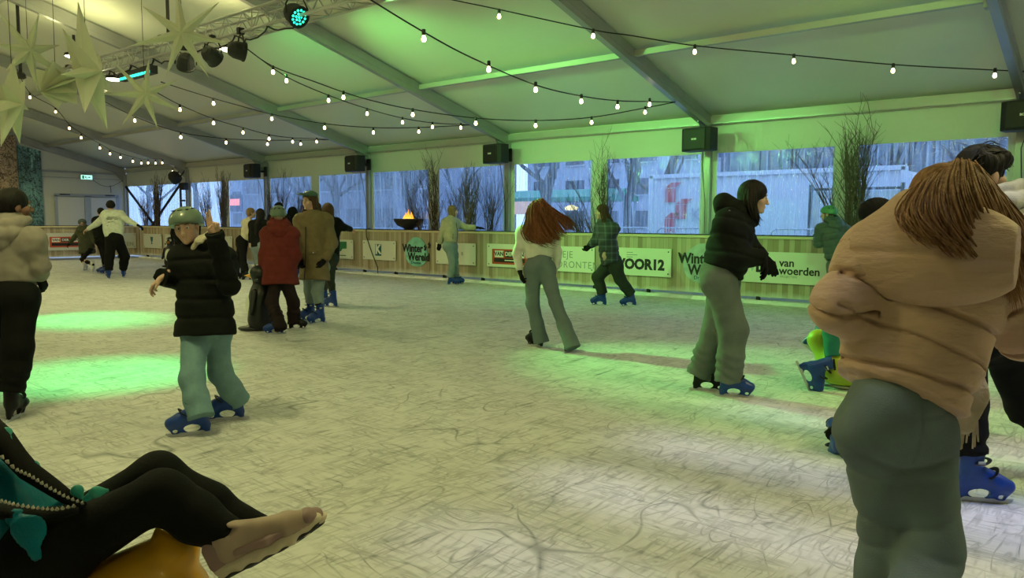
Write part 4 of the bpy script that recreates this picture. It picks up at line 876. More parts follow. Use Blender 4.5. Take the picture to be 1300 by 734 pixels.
iso(-8.08, 1.92, 1.); iso(-7.78, 1.5, 1.); iso(-8.08, 1.15, 1.); b.build('logo', CRED, r)
text('K', .5, (-7.2, 3.94, 1.58), WALLROT, CGR, parent=r); text('V', .5, (-6.3, 3.94, 1.58), WALLROT, CGR, parent=r)
FE = mat('galvanised', (.5, .53, .56), .4, .5)
def barrier(x, y, rz, label):
    r = empty('crowd_barrier', (x, y, 0), rz, label, 'barrier', 'steel crowd barriers outside'); b = MB()
    b.tube([(-1.1, 0, .1), (-1.1, 0, 1.2), (-1.0, 0, 1.28), (1.0, 0, 1.28), (1.1, 0, 1.2), (1.1, 0, .1)], .02, 6); b.tube([(-1.1, 0, .25), (1.1, 0, .25)], .018, 6)
    o = link('frame', b.mesh(), FE, r); b = MB()
    for i in range(1, 18): b.tube([(-1.1+2.2*i/18, 0, .25), (-1.1+2.2*i/18, 0, 1.28)], .008, 4)
    link('bars', b.mesh(), FE, r); b = MB()
    for xx in (-.8, .8): b.box((xx, 0, .04), (.05, .6, .04)); b.box((xx, 0, .15), (.03, .03, .25))
    link('feet', b.mesh(), FE, r)
for i, (x, y, rz, lab) in enumerate(((-8.6, 2.2, 0, 'steel crowd barrier outside between plaid skater and container'), (-6.2, 2.2, 0, 'steel crowd barrier outside below the red container logo'), (-3.5, 2.2, 0, 'steel crowd barrier outside right of the black puffer skater'), (-15.2, 2.6, 0, 'steel crowd barrier outside left of the fire bowl'))): barrier(x, y, rz, lab)
GW = mat('pale gate boards', (.62, .6, .62), .6, noise=.12, nscale=4)
x0 = onY(1030, 290, 2.6)[0]; x1 = onY(1062, 290, 2.6)[0]
r = empty('pale_gate', ((x0+x1)/2+.4, 2.6, 0), 0, 'pale vertical-board gate outside behind the green-jacket child', 'gate')
b = MB()
for i in range(9): b.box((x0+.06+i*.19, 2.6, 1.05), (.17, .03, 2.0))
b.build('boards', GW, r); b = MB(); b.box((x0-.03, 2.58, 1.1), (.07, .07, 2.2)); b.box((x0+1.72, 2.58, 1.1), (.07, .07, 2.2)); b.box((x0+.85, 2.58, 2.1), (1.7, .05, .05)); b.build('frame', BLK, r)
r = MB(); r.box((1.6, 3.6, 1.15), (6.4, .1, 2.3))
for i in range(22): r.box((-1.5+i*.29, 3.54, 1.15), (.02, .02, 2.3))
tag(r.build('white_hoarding', CONT), 'long white panelled hoarding outside the right-hand window', 'hoarding')
FAC = mat('facade dusk', (.25, .28, .34), .7, noise=.25, nscale=2); FACD = mat('facade dark', (.1, .12, .17), .7, noise=.3, nscale=3); GLZ = mat('dark window glass', (.06, .08, .12), .15); FACL = mat('facade pale', (.45, .5, .58), .7, noise=.15, nscale=3)
def house(x, y, w, d, h, m, label, rows=3, cols=8, roof=0.):
    r = empty('building', (x, y, 0), 0, label, 'building'); b = MB()
    if roof: b.prism([(-w/2, 0), (w/2, 0), (w/2, h), (0, h+roof), (-w/2, h)], (x, y, 0), (1, 0, 0), (0, 0, 1), (0, 1, 0), d)
    else: b.box((x, y, h/2), (w, d, h)); b.box((x, y-d/2-.1, h), (w+.4, .4, .3))
    b.build('walls', m, r)
    for i in range(rows):
        for j in range(cols):
            b = MB(); cx = x-w/2+(j+.5)*w/cols; cz = 1.6+i*(h-1)/rows; b.box((cx, y-d/2-.03, cz), (w/cols*.55, .06, (h-1)/rows*.5)); wv = b.build('window', GLZ, r)
            MB().box((cx, y-d/2-.08, cz-(h-1)/rows*.27), (w/cols*.6, .1, .08)).build('sill', FACL, wv)
house(-44, 24, 22, 8, 8.5, FAC, 'grey-blue flat building seen through the left windows', 3, 7)
house(-24, 32, 16, 8, 7., FACL, 'pale building with three window rows seen through the middle windows', 3, 6)
house(-6, 26, 18, 8, 6.2, FACD, 'dark building behind the white container', 2, 7)
house(7, 12, 12, 6, 4.0, FAC, 'low building behind the white hoarding at the right', 1, 6)
house(-70, 40, 26, 10, 11, FACL, 'tall pale building far left behind the corner window', 4, 8)
r = empty('market_stall', (0, 0, 0), 0, 'market stall with green awning outside behind the long-haired skater', 'stall')
pc = at(722, 252, 28); r.location = (pc[0], pc[1], 0); ww = 2.4; gm = mat('awning green', (.01, .3, .16), .5)
b = MB(); b.prism([(-.9, -.12), (.9, -.12), (.9, .02), (.0, .32), (-.9, .02)], pc, (0, 1, 0), (0, 0, 1), (1, 0, 0), 4.8); b.build('awning', gm, r); b = MB()
for sx in (-2.3, 2.3):
    for sy in (-.8, .8): b.tube([(pc[0]+sx, pc[1]+sy, 0), (pc[0]+sx, pc[1]+sy, pc[2])], .05, 6)
b.box((pc[0], pc[1]+.2, .5), (4.4, 1., 1.)); b.build('counter', FACD, r)
b = MB(); b.lathe([(.02, .1), (.25, .0), (.2, -.08), (.02, -.1)][::-1], pc+V3(.8, -.95, -.35), 12); b.build('lamp', mat('yellow lamp', (.9, .7, .3), .4, emit=(1, .72, .25), es=2.5), r)
pn = at(298, 258, 40); r = empty('neon_sign', pn, 0, 'small red glowing window sign outside, left of the post behind the white top', 'sign'); nm = mat('neon red', (.9, .2, .15), .4, emit=(1, .25, .2), es=3.)
MB().box(pn+V3(0, .1, 0), (1.1, .1, .9)).build('backing', FACD, r)
b = MB()
for i in range(4): b.box(pn+V3(-.36+.24*i, 0, .05), (.14, .06, .34))
b.build('glowing_bars', nm, r)
pn = at(667, 264, 24); tag(MB().box(pn, (.9, .1, .4)).build('lit_shop_window', mat('warm window', (.6, .4, .3), .5, emit=(1, .6, .42), es=.6)), 'warm lit window outside left of the long-haired skater', 'lit window')
BARK = mat('bark dusk', (.06, .055, .06), .85, noise=.3, nscale=4)
def tree(x, y, h, seed, label, lv=4):
    rr = random.Random(seed); r = empty('bare_tree', (x, y, 0), 0, label, 'tree', 'bare trees outside'); b = MB(); tb = MB()
    pts = [V3(x+rr.uniform(-.1, .1)*i, y, h*.5*i/4) for i in range(5)]; tb.tube(pts, [.2-.03*i for i in range(5)], 7); tb.build('trunk', BARK, r, smooth=True)
    def br(p, d, L, rad, l):
        m_ = p+d*L*.5+V3(rr.uniform(-1, 1), rr.uniform(-1, 1), rr.uniform(-.3, .5))*L*.08; e = p+d*L; b.tube([p, m_, e], [rad, rad*.8, rad*.55], 4, caps=False)
        if l:
            for i in range(3 if l > 1 else 4): br(m_*(1-i*.3)+e*i*.3, unit(d+V3(rr.gauss(0, .5), rr.gauss(0, .5), rr.gauss(.15, .35))), L*rr.uniform(.5, .75), rad*.5, l-1)
    for i in range(6): br(pts[2]*(1-i/6)+pts[4]*(i/6), unit(V3(rr.gauss(0, .6), rr.gauss(0, .6), 1)), h*.3, .07, lv-1)
    b.build('crown', BARK, r)
for i, (px_, dd, h, lab) in enumerate(((700, 22, 7, 'bare tree outside right of the long-haired skater'), (800, 24, 8, 'bare tree outside left of the white container'), (850, 27, 8, 'bare tree outside rising behind the white container'), (590, 26, 7, 'bare tree outside behind the beige-fleece skater'), (520, 24, 6, 'bare tree outside above the fire bowl'), (430, 32, 7, 'bare tree outside right of the khaki coat woman'), (390, 34, 7, 'bare tree outside above the khaki coat woman'), (250, 42, 9, 'bare tree outside behind the helmeted child'), (190, 44, 8, 'bare tree outside in the corner window'), (1000, 24, 8, 'bare tree outside above the black puffer skater'), (1130, 26, 8, 'bare tree outside left of the dark-haired man'), (1220, 24, 8, 'bare tree outside behind the dark-haired man'))):
    q = at(px_, 280, dd); tree(q[0], q[1], h, 40+i, lab, 4)
# ------------------------------------------------------------------ light
W = bpy.data.worlds.new('dusk'); bpy.context.scene.world = W; W.use_nodes = True; bg = W.node_tree.nodes['Background']
nt = W.node_tree; tcw = nt.nodes.new('ShaderNodeTexCoord'); sp = nt.nodes.new('ShaderNodeSeparateXYZ'); rp = nt.nodes.new('ShaderNodeValToRGB')
rp.color_ramp.elements[0].position = .0; rp.color_ramp.elements[0].color = (.58, .74, 1., 1); rp.color_ramp.elements[1].position = .6; rp.color_ramp.elements[1].color = (.42, .58, .92, 1)
nt.links.new(tcw.outputs['Generated'], sp.inputs[0]); nt.links.new(sp.outputs[2], rp.inputs[0]); nt.links.new(rp.outputs[0], bg.inputs[0]); bg.inputs[1].default_value = WORLD_S
def lamp(kind, p, col, power, aim=None, size=.1, spot=None, blend=.5, sx=None, sy=None, spread=None, name='lamp'):
    l = bpy.data.lights.new(name, kind); l.color = col; l.energy = power
    if kind in ('SPOT', 'POINT'): l.shadow_soft_size = size
    if kind == 'SPOT': l.spot_size = math.radians(spot); l.spot_blend = blend
    if kind == 'AREA': l.shape = 'RECTANGLE'; l.size = sx; l.size_y = sy; l.spread = math.radians(spread or 180)
    o = bpy.data.objects.new(name, l); COL.objects.link(o); o.location = tuple(p)
    if aim is not None: o.rotation_euler = Vector(tuple(np.array(aim, float)-np.array(p, float))).to_track_quat('-Z', 'Y').to_euler()
    return o
# ------------------------------------------------------------------ clothes materials
def cloth(name, col, **k): return mat(name, col, k.pop('rough', .85), spec=.18, noise=k.pop('noise', .12), nscale=k.pop('ns', 14), bump=k.pop('bump', .25), bscale=k.pop('bs', 120), **k)
HELM = mat('helmet grey green', (.13, .19, .14), .4, noise=.05, nscale=5, coat=.3)
PARKA = cloth('parka black', (.006, .0075, .006), rough=.8); FUR = cloth('cream lining', (.5, .46, .36), bs=60, bump=.8); LTROU = cloth('light blue trousers', (.17, .30, .33))
HOODG = cloth('hoodie grey', (.30, .27, .24), bs=200); BLKT = cloth('black trousers', (.005, .0055, .0055)); GLB = cloth('black gloves', (.01, .01, .011), rough=.9)
OLIVE = cloth('olive coat', (.07, .075, .045)); SWG = cloth('white sweatshirt', (.62, .68, .58)); CREAM = cloth('cream top', (.6, .55, .42)); JEANL = cloth('light jeans', (.22, .28, .29), ns=8); JEAN = cloth('grey blue jeans', (.135, .18, .185), ns=7, bs=200)
REDC = cloth('dark red quilted coat', (.15, .025, .022)); MAROON = cloth('maroon black trousers', (.02, .012, .013)); KHAKI = cloth('khaki coat', (.20, .155, .085), rough=.8); FLEECE = cloth('beige fleece', (.42, .37, .28), bs=80, bump=.7)
TOPW = cloth('white knit top', (.66, .66, .60)); PLAIDM = None
GREENP = cloth('green puffer', (.09, .125, .11), rough=.5); PINK = cloth('pink beige puffer', (.50, .34, .25), rough=.5, noise=.06, ns=3, bump=.9, bs=16, stretch=(1, 1, 2.6)); DGRN = cloth('dark green trousers', (.035, .045, .035)); GTROU = cloth('grey trousers', (.13, .16, .145), ns=8)
def hairm(name, a, b):
    n = NT(name); v = n.map((1, 1, .12)); n.l(n.ramp(n.noise(v, 60, 3, .4), [(.3, a), (.75, b)]), n.b.inputs['Base Color']); n.b.inputs['Roughness'].default_value = .62; n.b.inputs['Specular IOR Level'].default_value = .25; n.bump(n.noise(v, 120, 2, .3), .8, .006); return n.m
HBLK = hairm('hair black', (.004, .0035, .003), (.014, .011, .009)); HBRN = hairm('hair brown', (.045, .022, .012), (.10, .05, .025)); HAUB = hairm('hair auburn', (.11, .035, .015), (.30, .11, .045)); HBLD = hairm('hair dark blond', (.14, .085, .04), (.3, .2, .1)); HPK = hairm('hair red blond', (.14, .062, .024), (.34, .18, .085))
def plaid():
    n = NT('plaid jacket'); sep = n.n('SeparateXYZ'); n.l(n.map(), sep.inputs[0])
    a = n.math('LESS_THAN', n.math('FRACT', n.math('MULTIPLY', sep.outputs[2], 9)), .22); u = n.math('ADD', sep.outputs[0], sep.outputs[1]); b = n.math('LESS_THAN', n.math('FRACT', n.math('MULTIPLY', u, 7)), .25)
    n.l(n.mix(n.math('MULTIPLY', n.math('ADD', a, b), .5), (.03, .04, .045), (.10, .13, .14)), n.b.inputs['Base Color']); n.b.inputs['Roughness'].default_value = .7; return n.m
PLAIDM = plaid()
def text_on(p, lines, m, off, f, up, size, label='print'):
    pass
# ================================================================== 1 child in helmet making a V sign
p = Person('child in grey-green helmet and long black parka raising two fingers', None, (262, 541), 1.5, 197)
p.pose(head=(237, 289, -.06), neck=(247, 316), chest=(258, 342), pelvis=(262, 410), shl=(233, 330, -.02), shr=(281, 331, .0), ell=(230, 356, .08), wrl=(206, 352, -.1), elr=(291, 362, -.12), wrr=(273, 300, -.26),
       hipl=(248, 420), hipr=(275, 420, .08), knl=(253, 478, -.03), knr=(283, 472, .12), anl=(254, 533), anr=(291, 512, .25))
cam_s = hdir(255, 180)
p.feet(0.12, l=dict(p=gnd(243, 552), h=hdir(243, 268)), r=dict(p=gnd(288, 533), h=hdir(290, 274), roll=0))
p.body(hh=196, tilt=-6, roll=-8, hs=.98, hand_kw={'r': dict(d=V3(0, 0, 1)-hdir(255, 90)*.12, s=-hdir(255, 90), n=-cam_s, curl=(.04, .04, 1.35, 1.4), thumb=1.0, size=1.12), 'l': dict(d=-hdir(255, 90)*.75-Z*.65, s=cam_s, n=Z*.7-hdir(255, 90)*.5, curl=(.35, .45, .5, .6), thumb=.3, size=1.05)})
p.brows(HBRN)
p.hair(HBRN, 'short', vol=.93); p.helmet(HELM, size=1.08)
p.top(PARKA, 'parka', hem=p.P(261, 427, 0), rc=.185, rw=.19, rh=.235, sl=(.083, .076, .062), quilt=.011, qs=.13, fold=.006, collar=.085, collar_h=.2, cuff=1.06)
nv = unit(hdir(255, 180)*.6-hdir(255, 90)*.3+Z*.6); q = [cone(p.P(243, 317, -.10), p.P(254, 304, -.12), .02, .028, nv, .4), cone(p.P(254, 304, -.12), p.P(265, 297, -.09), .028, .024, nv, .4)]
smesh('collar_lining', sdf(q, .006, .02, lambda X: .004*wob(X, 60, 2)), FUR, p.topo)
p.legs(LTROU, 'trousers', (.1, .088, .085, .098), fold=.005)

# ================================================================== 2 grey hoodie
p = Person('dark-haired person in light grey hoodie and black trousers at the left edge', None, (14, 532), 1.66, 35, SKIND, LIPD)
p.pose(head=(19, 262, -.02), neck=(10, 292), chest=(6, 322), pelvis=(12, 372), shl=(-28, 303, .05), shr=(40, 306, -.02), ell=(-40, 345), wrl=(-25, 380, .1), elr=(50, 338, .02), wrr=(51, 352, .16),
       hipl=(-6, 378), hipr=(28, 378), knl=(-8, 445, .05), knr=(27, 440), anl=(-12, 500, .2), anr=(19, 503, .03))
p.feet(0.2, l=dict(p=gnd(-14, 525), h=hdir(0, 15), kind='black'), r=dict(p=gnd(20, 531), h=hdir(20, 24), kind='black'))
p.body(hh=72, tilt=0, hs=1.)
p.hair(HBLK, 'short', vol=1.03, part=[ell(p.J['head']+Z*.02-hdir(10, 72)*.05, (.085, .085, .08))])
p.top(HOODG, 'hoodie', hem=p.P(12, 360), rc=.185, rw=.178, rh=.165, sl=(.08, .068, .05), k=.03, fold=.008, collar=.075, collar_h=.1, cuff=.98)
p.hood_down(HOODG, 1.12, back=.05, upz=.03)
p.glove('r', GLB, curl=(.5, .6, .6, .7), d=-Z+hdir(14, 35)*.5)
p.legs(BLKT, 'trousers', (.115, .1, .095, .088), fold=.007, bunch=.006)

# ================================================================== 3 far child, green sweater, hidden one
p = Person('small skater in olive coat and grey beanie near the end boards', None, (112, 343), 1.5, 10)
p.pose(head=(104.5, 284), neck=(106, 291), chest=(108, 297), pelvis=(111, 313), shl=(102, 292), shr=(115, 292), ell=(94, 302), wrl=(88, 309), elr=(119, 302), wrr=(121, 310), hipl=(107, 318), hipr=(114, 318), knl=(106, 330), knr=(115, 330), anl=(108, 338), anr=(117.5, 340))
p.feet(0.18, l=dict(p=gnd(108, 343), h=hdir(108, 20), kind='white'), r=dict(p=gnd(118, 345), h=hdir(108, 10), kind='white'))
p.body(face=False); smesh('beanie', sdf([ell(p.J['head']+Z*.04, (.1, .11, .1))], .012, .01, cuts=[plane(p.J['head']-Z*.01, (0, 0, -1))]), GTROU, p.root)
p.top(OLIVE, 'coat', hem=p.P(111, 322), rc=.2, rw=.21, rh=.24, quilt=.01); p.hood_down(OLIVE, 1.1); p.glove('l', GLB); p.legs(BLKT, 'trousers', (.075, .06, .05, .045))
p = Person('skater in white sweatshirt with printed back, arms spread wide', None, (147, 354), 1.83, 2)
p.pose(head=(140.5, 262), neck=(142, 270), chest=(143, 279), pelvis=(145, 299), shl=(135, 273), shr=(152, 273), ell=(123, 284), wrl=(111, 291), elr=(164, 281), wrr=(175, 286), hipl=(141, 303), hipr=(149, 303), knl=(140, 325), knr=(151, 325), anl=(139, 344), anr=(156, 343))
p.feet(0.2, l=dict(p=gnd(138, 354), h=hdir(138, 350)), r=dict(p=gnd(157, 352), h=hdir(157, 10)))
p.body(face=False); p.hair(HBLK, 'short', vol=1.12, bump=.012)
p.top(SWG, 'sweatshirt', hem=p.P(145, 301), rc=.21, rw=.195, rh=.18, sl=(.085, .065, .045), collar=.06, collar_h=.1); p.glove('r', GLB); p.legs(BLKT, 'trousers', (.12, .1, .09, .085))
fb = -p.front; R_ = frame(fb); c0 = p.J['chest']+fb*.158
b = MB()
for i, (w_, dz) in enumerate(((.2, .06), (.26, .035), (.24, .01))): b.beam(c0+R_[0]*-w_/2+Z*dz+fb*.012, c0+R_[0]*w_/2+Z*dz+fb*.012, .012, .01)
b.tube([c0+R_[0]*.1-Z*.06+fb*.012, c0-R_[0]*.02-Z*.05+fb*.016, c0-R_[0]*.08-Z*.09+fb*.012, c0+R_[0]*.05-Z*.11+fb*.01, c0+R_[0]*.12-Z*.15+fb*.0], .008, 4); b.beam(c0-R_[0]*.08-Z*.19+fb*.0, c0+R_[0]*.06-Z*.19+fb*.0, .012, .01)
b.build('back_print', INK, p.topo)
p = Person('dark-clothed skater mostly hidden behind the white sweatshirt', None, (130, 348), 1.6, 350)
p.pose(head=(128, 270), neck=(128, 277), chest=(128, 285), pelvis=(129, 303), shl=(122, 280), shr=(134, 280), ell=(120, 290), wrl=(122, 300), elr=(135, 290), wrr=(134, 300), hipl=(126, 307), hipr=(132, 307), knl=(127, 325), knr=(133, 325), anl=(129, 340), anr=(134, 341))
p.feet(0.18, l=dict(p=gnd(131, 347), h=hdir(131, 270)), r=dict(p=gnd(135, 348), h=hdir(131, 280)))
p.body(face=False); p.hair(HBLK, 'short', vol=1.06); p.top(PARKA, 'jacket', rc=.19); p.legs(BLKT, 'trousers', (.09, .07, .06, .06))
# ================================================================== 4 behind the helmet child: skater pushing penguin
p = Person('dark-clothed skater pushing the penguin aid behind the helmeted child', None, (231, 341), 1.55, 200)
p.pose(head=(228, 275), neck=(228, 283), chest=(228, 292), pelvis=(230, 308), shl=(222, 286), shr=(234, 286), ell=(219, 296), wrl=(219, 304), elr=(236, 297), wrr=(232, 305), hipl=(227, 311), hipr=(234, 311), knl=(227, 325), knr=(235, 325), anl=(228, 336), anr=(235, 336))
p.feet(0.18, l=dict(p=gnd(228, 341), h=hdir(228, 200)), r=dict(p=gnd(236, 341), h=hdir(228, 190)))
p.body(face=False); p.hair(HBLK, 'long', vol=1.1); p.top(PARKA, 'jacket', rc=.18); p.legs(BLKT, 'trousers', (.09, .07, .06, .06)); p.glove('l', GLB)
PWH = mat('penguin white', (.78, .8, .68), .4); PBK = mat('penguin black', (.008, .009, .009), .45, coat=.1); PYL = mat('penguin orange', (.7, .35, .03), .4)
def penguin(pos, heading, px, label, H=.95, feetm=None):
    f = hdir(px, heading); Fr = frame(f); L = lambda x, y, z: pos+Fr.T@V3(x, y, z)*H
    r = empty('penguin_skating_aid', pos, 0, label, 'skating aid', 'penguin skating aids'); v = .012
    q = [cone(L(0, 0, .16), L(0, -.01, .5), .2*H, .165*H, f, .85), cone(L(0, -.01, .5), L(0, 0, .68), .15*H, .09*H), ell(L(0, 0, .82), V3(.125, .13, .13)*H, Fr)]
    smesh('torso', sdf(q, v, .05), PBK, r)
    q = [ell(L(0, .075, .36), V3(.135, .13, .24)*H, Fr)]; smesh('belly', sdf(q, v, .01), PWH, r)
    for s in (-1, 1):
        smesh('flipper', sdf([cone(L(s*.17, -.01, .56), L(s*.27, -.02, .27), .055*H, .035*H, f, .9)], v, .02), PBK, r)
        smesh('foot', sdf([ell(L(s*.11, .12, .035), V3(.1, .17, .035)*H, Fr)], .01, .01), feetm or PBK, r)
        g = MB(); g.tube([L(s*.15, 0, .72), L(s*.2, -.1, .74)], .018*H, 8); g.build('handle', PBK, r)
        g = MB(); g.tube([L(s*.06+.04*t/12*math.cos(t*.75)*s, .118-.01*abs(math.cos(t)), .84+.04*t/12*math.sin(t*.75)) for t in range(13)], .011*H, 5); g.build('eye', PWH, r)
    g = MB(); g.lathe([(.001, .12), (.03, .03), (.045, 0)][::-1], L(0, .11, .78), 10, [Fr[0], Fr[2], Fr[1]]); g.build('beak', PYL, r)
penguin(gnd(217, 339), 205, 217, 'penguin skating aid with pale belly beside the helmeted child', .95)
# ================================================================== 5 background group
p = Person('blond skater in cream top and black flared trousers, facing right', None, (307, 355), 1.7, 80)
p.pose(head=(319, 270.5), neck=(316, 280), chest=(314, 287), pelvis=(308, 306), shl=(311, 283, .08), shr=(315, 283, -.12), ell=(316, 295, .1), wrl=(322, 303, .1), elr=(317, 295, -.1), wrr=(322, 303, -.1), hipl=(307, 310, .08), hipr=(309, 310, -.06), knl=(304, 330, .1), knr=(311, 330, -.05), anl=(301, 349, .1), anr=(312, 349, -.05))
p.feet(0.18, l=dict(p=gnd(301, 355), h=hdir(307, 80), kind='black'), r=dict(p=gnd(314, 356), h=hdir(307, 95), kind='black'))
p.body(face=False); p.hair(HBLD, 'tied', vol=1.0); p.top(CREAM, 'top', hem=p.P(310, 304), rc=.15, rw=.13, rh=.14, sl=(.06, .05, .04), collar=.06, collar_h=.1); p.legs(BLKT, 'trousers', (.1, .075, .08, .105))
b = MB(); b.beam(p.J['pelvis']+hdir(307, 180)*.13+Z*0, p.P(313, 345, -.2), .02, .01); b.build('side_stripe', WHI, p.lego) if False else None
p = Person('skater with long dark hair, black jacket and light jeans seen from behind', None, (328, 356), 1.64, 330)
p.pose(head=(330, 272), neck=(329, 281), chest=(328, 290), pelvis=(328, 310), shl=(321, 285), shr=(336, 285), ell=(319, 298), wrl=(318, 309), elr=(338, 298), wrr=(338, 309), hipl=(324, 314), hipr=(332, 314), knl=(325, 332), knr=(332, 332), anl=(325, 349), anr=(332, 349))
p.feet(0.18, l=dict(p=gnd(325, 355), h=hdir(328, 330), kind='black'), r=dict(p=gnd(333, 355), h=hdir(328, 345), kind='black'))
p.body(face=False); p.hair(HBLK, 'long', vol=1.12, drop=[p.P(327, 286, -.14), p.P(326, 296, -.15)]); p.top(PARKA, 'jacket', hem=p.P(328, 314), rc=.19, rw=.18, rh=.18); p.legs(JEANL, 'jeans', (.1, .08, .075, .08))
p = Person('skater in black beanie facing the camera behind the green helmet', None, (356, 352), 1.72, 185)
p.pose(head=(354, 264), neck=(354, 273), chest=(354, 281), pelvis=(355, 303), shl=(346, 277), shr=(363, 277), ell=(344, 290), wrl=(347, 302), elr=(365, 290), wrr=(362, 302), hipl=(351, 306), hipr=(359, 306), knl=(351, 327), knr=(359, 327), anl=(351, 345), anr=(359, 345))
p.feet(0.18, l=dict(p=gnd(350, 352), h=hdir(350, 190)), r=dict(p=gnd(360, 352), h=hdir(350, 180)))
p.body(face=False); smesh('beanie', sdf([ell(p.J['head']+Z*.045, (.095, .11, .1))], .012, .01, cuts=[plane(p.J['head']+Z*.02, (0, 0, -1))]), GLB, p.root); p.top(PARKA, 'jacket', rc=.2); p.legs(BLKT, 'trousers', (.1, .08, .07, .07))
p = Person('skater in black hooded coat seen from behind, left of the khaki coat', None, (373, 351), 1.72, 350)
p.pose(head=(371.5, 270), neck=(372, 279), chest=(373, 287), pelvis=(373, 308), shl=(364, 284), shr=(382, 284), ell=(362, 297), wrl=(364, 308), elr=(384, 297), wrr=(382, 308), hipl=(369, 311), hipr=(377, 311), knl=(369, 330), knr=(377, 330), anl=(369, 345), anr=(377, 345))
p.feet(0.18, l=dict(p=gnd(368, 351), h=hdir(370, 350)), r=dict(p=gnd(378, 351), h=hdir(370, 0)))
p.body(face=False); p.top(PARKA, 'coat', hem=p.P(373, 318), rc=.21, rh=.22); smesh('hood', sdf([ell(p.J['head']+Z*.01, (.125, .13, .145)), cone(p.J['head'], p.J['neck'], .1, .12)], .016, .04), PARKA, p.topo); p.legs(BLKT, 'trousers', (.1, .08, .07, .07))
# ================================================================== 6 red coat child with penguin
p = Person('child in green helmet and dark red quilted coat holding the penguin, seen from behind', None, (356, 420), 1.5, 352)
p.pose(head=(353, 274), neck=(354, 289), chest=(355, 308), pelvis=(357, 348), shl=(341, 298), shr=(370, 298), ell=(335, 325, -.05), wrl=(333, 345, .02), elr=(375, 325, .05), wrr=(368, 342, .2), hipl=(351, 355), hipr=(362, 355), knl=(350, 384), knr=(370, 384), anl=(349, 408), anr=(376, 405))
p.feet(0.07, l=dict(p=gnd(349, 424), h=hdir(349, 268), size=.88), r=dict(p=gnd(377, 418), h=hdir(377, 100), kind='black', size=.85))
p.body(tilt=-5, hs=.98, face=False); p.hair(HBLD, 'short', vol=.97); p.helmet(HELM)
def quiltd(X, o, s=.1):
    u = (X-o)[..., 2]; h_ = (X-o)@unit(V3(RT[0], RT[1], 0)); return -.007*(np.minimum(np.abs(np.sin(PI*(u+h_)/s)), np.abs(np.sin(PI*(u-h_)/s)))**.5-.6)
def extra_quilt(p, fn):
    pass
_old = wob
p.top(REDC, 'coat', hem=p.P(356, 362), rc=.2, rw=.225, rh=.268, sl=(.092, .082, .065), fold=.007, collar=.09, collar_h=.25, quilt=.006, qs=.12); p.hood_down(REDC, 1.15, back=.03, upz=.02); p.glove('l', GLB, curl=(.8, .9, .9, 1.))
p.legs(MAROON, 'trousers', (.1, .088, .085, .092), bunch=.006)
b = MB(); b.tube([p.P(348.5, 366, -.12), p.P(347.5, 388, -.12), p.P(348, 412, -.11)], .006, 4); b.build('side_stripe', GREY, p.lego)

penguin(gnd(331, 419), 300, 331, 'black penguin skating aid held by the child in the red coat', .9)
# ================================================================== 7 khaki coat woman
p = Person('woman in long khaki coat, green cap and brown hair, facing left', None, (399, 409), 1.82, 222)
p.pose(head=(393, 255), neck=(397, 272), chest=(399, 290), pelvis=(400, 330), shl=(382, 281, .05), shr=(413, 281, .0), ell=(379, 308, -.02), wrl=(381, 330, -.12), elr=(422, 309, -.04), wrr=(411, 331, -.12), hipl=(393, 340), hipr=(406, 340), knl=(391, 368), knr=(405, 370), anl=(391, 394), anr=(404, 398))
p.feet(0.25, l=dict(p=gnd(391, 407), h=hdir(391, 245), pitch=0), r=dict(p=gnd(403, 411), h=hdir(403, 240)))
p.body(hh=222, tilt=-3, hs=1.02, hands=False); p.brows(HBRN)
p.hair(HBRN, 'bob', vol=1.06, part=[cone(p.P(404, 262, .05), p.P(405, 276, .02), .045, .05), cone(p.P(387, 266, .02), p.P(385, 274, .0), .03, .035)])
CAPM = mat('green cap', (.03, .10, .075), .5); fr = p.Fr; L = lambda x, y, z: p.J['head']+fr.T@V3(x, y, z)
co = smesh('cap', sdf([ell(L(0, -.02, .07), (.1, .115, .075))], .008, .01, cuts=[plane(L(0, 0, .065), -fr[2])]), CAPM, p.root)
smesh('cap_brim', sdf([cone(L(-.03, .09, .09), L(.03, .16, .1), .05, .045, fr[2], .25), cone(L(.03, .09, .09), L(.0, .16, .1), .05, .04, fr[2], .25)], .007, .01), CAPM, co)
p.top(KHAKI, 'coat', hem=p.P(399, 356), rc=.185, rw=.185, rh=.222, sl=(.086, .074, .06), fold=.008, collar=.09, collar_h=.2, k=.025)
f = p.front; Rr = frame(f); g = MB(); cc = p.J['chest']
g.tube([cc*.9+p.J['neck']*.1+f*.17, cc+f*.175-Z*.1, p.J['pelvis']+f*.19, p.P(399, 354)+f*.2], .008, 5); g.build('zip', BLK, p.topo)
for sx in (-1, 1):
    g = MB(); a = p.J['pelvis']+f*.165+Rr[0]*.13*sx+Z*.12; g.box(a, (.15, .02, .035), Rr); po = g.build('pocket_flap', KHAKI, p.topo, bevel=.006); g = MB(); g.lathe([(.009, 0), (.009, .006)], a+f*.012-Z*.01, 8, [Rr[0], Rr[2], f]); g.build('snap', WHI, po)
p.glove('r', GLB, curl=(.6, .7, .7, .8)); p.glove('l', GLB, curl=(.5, .6, .6, .7))
p.legs(JEANL, 'jeans', (.1, .075, .06, .062))

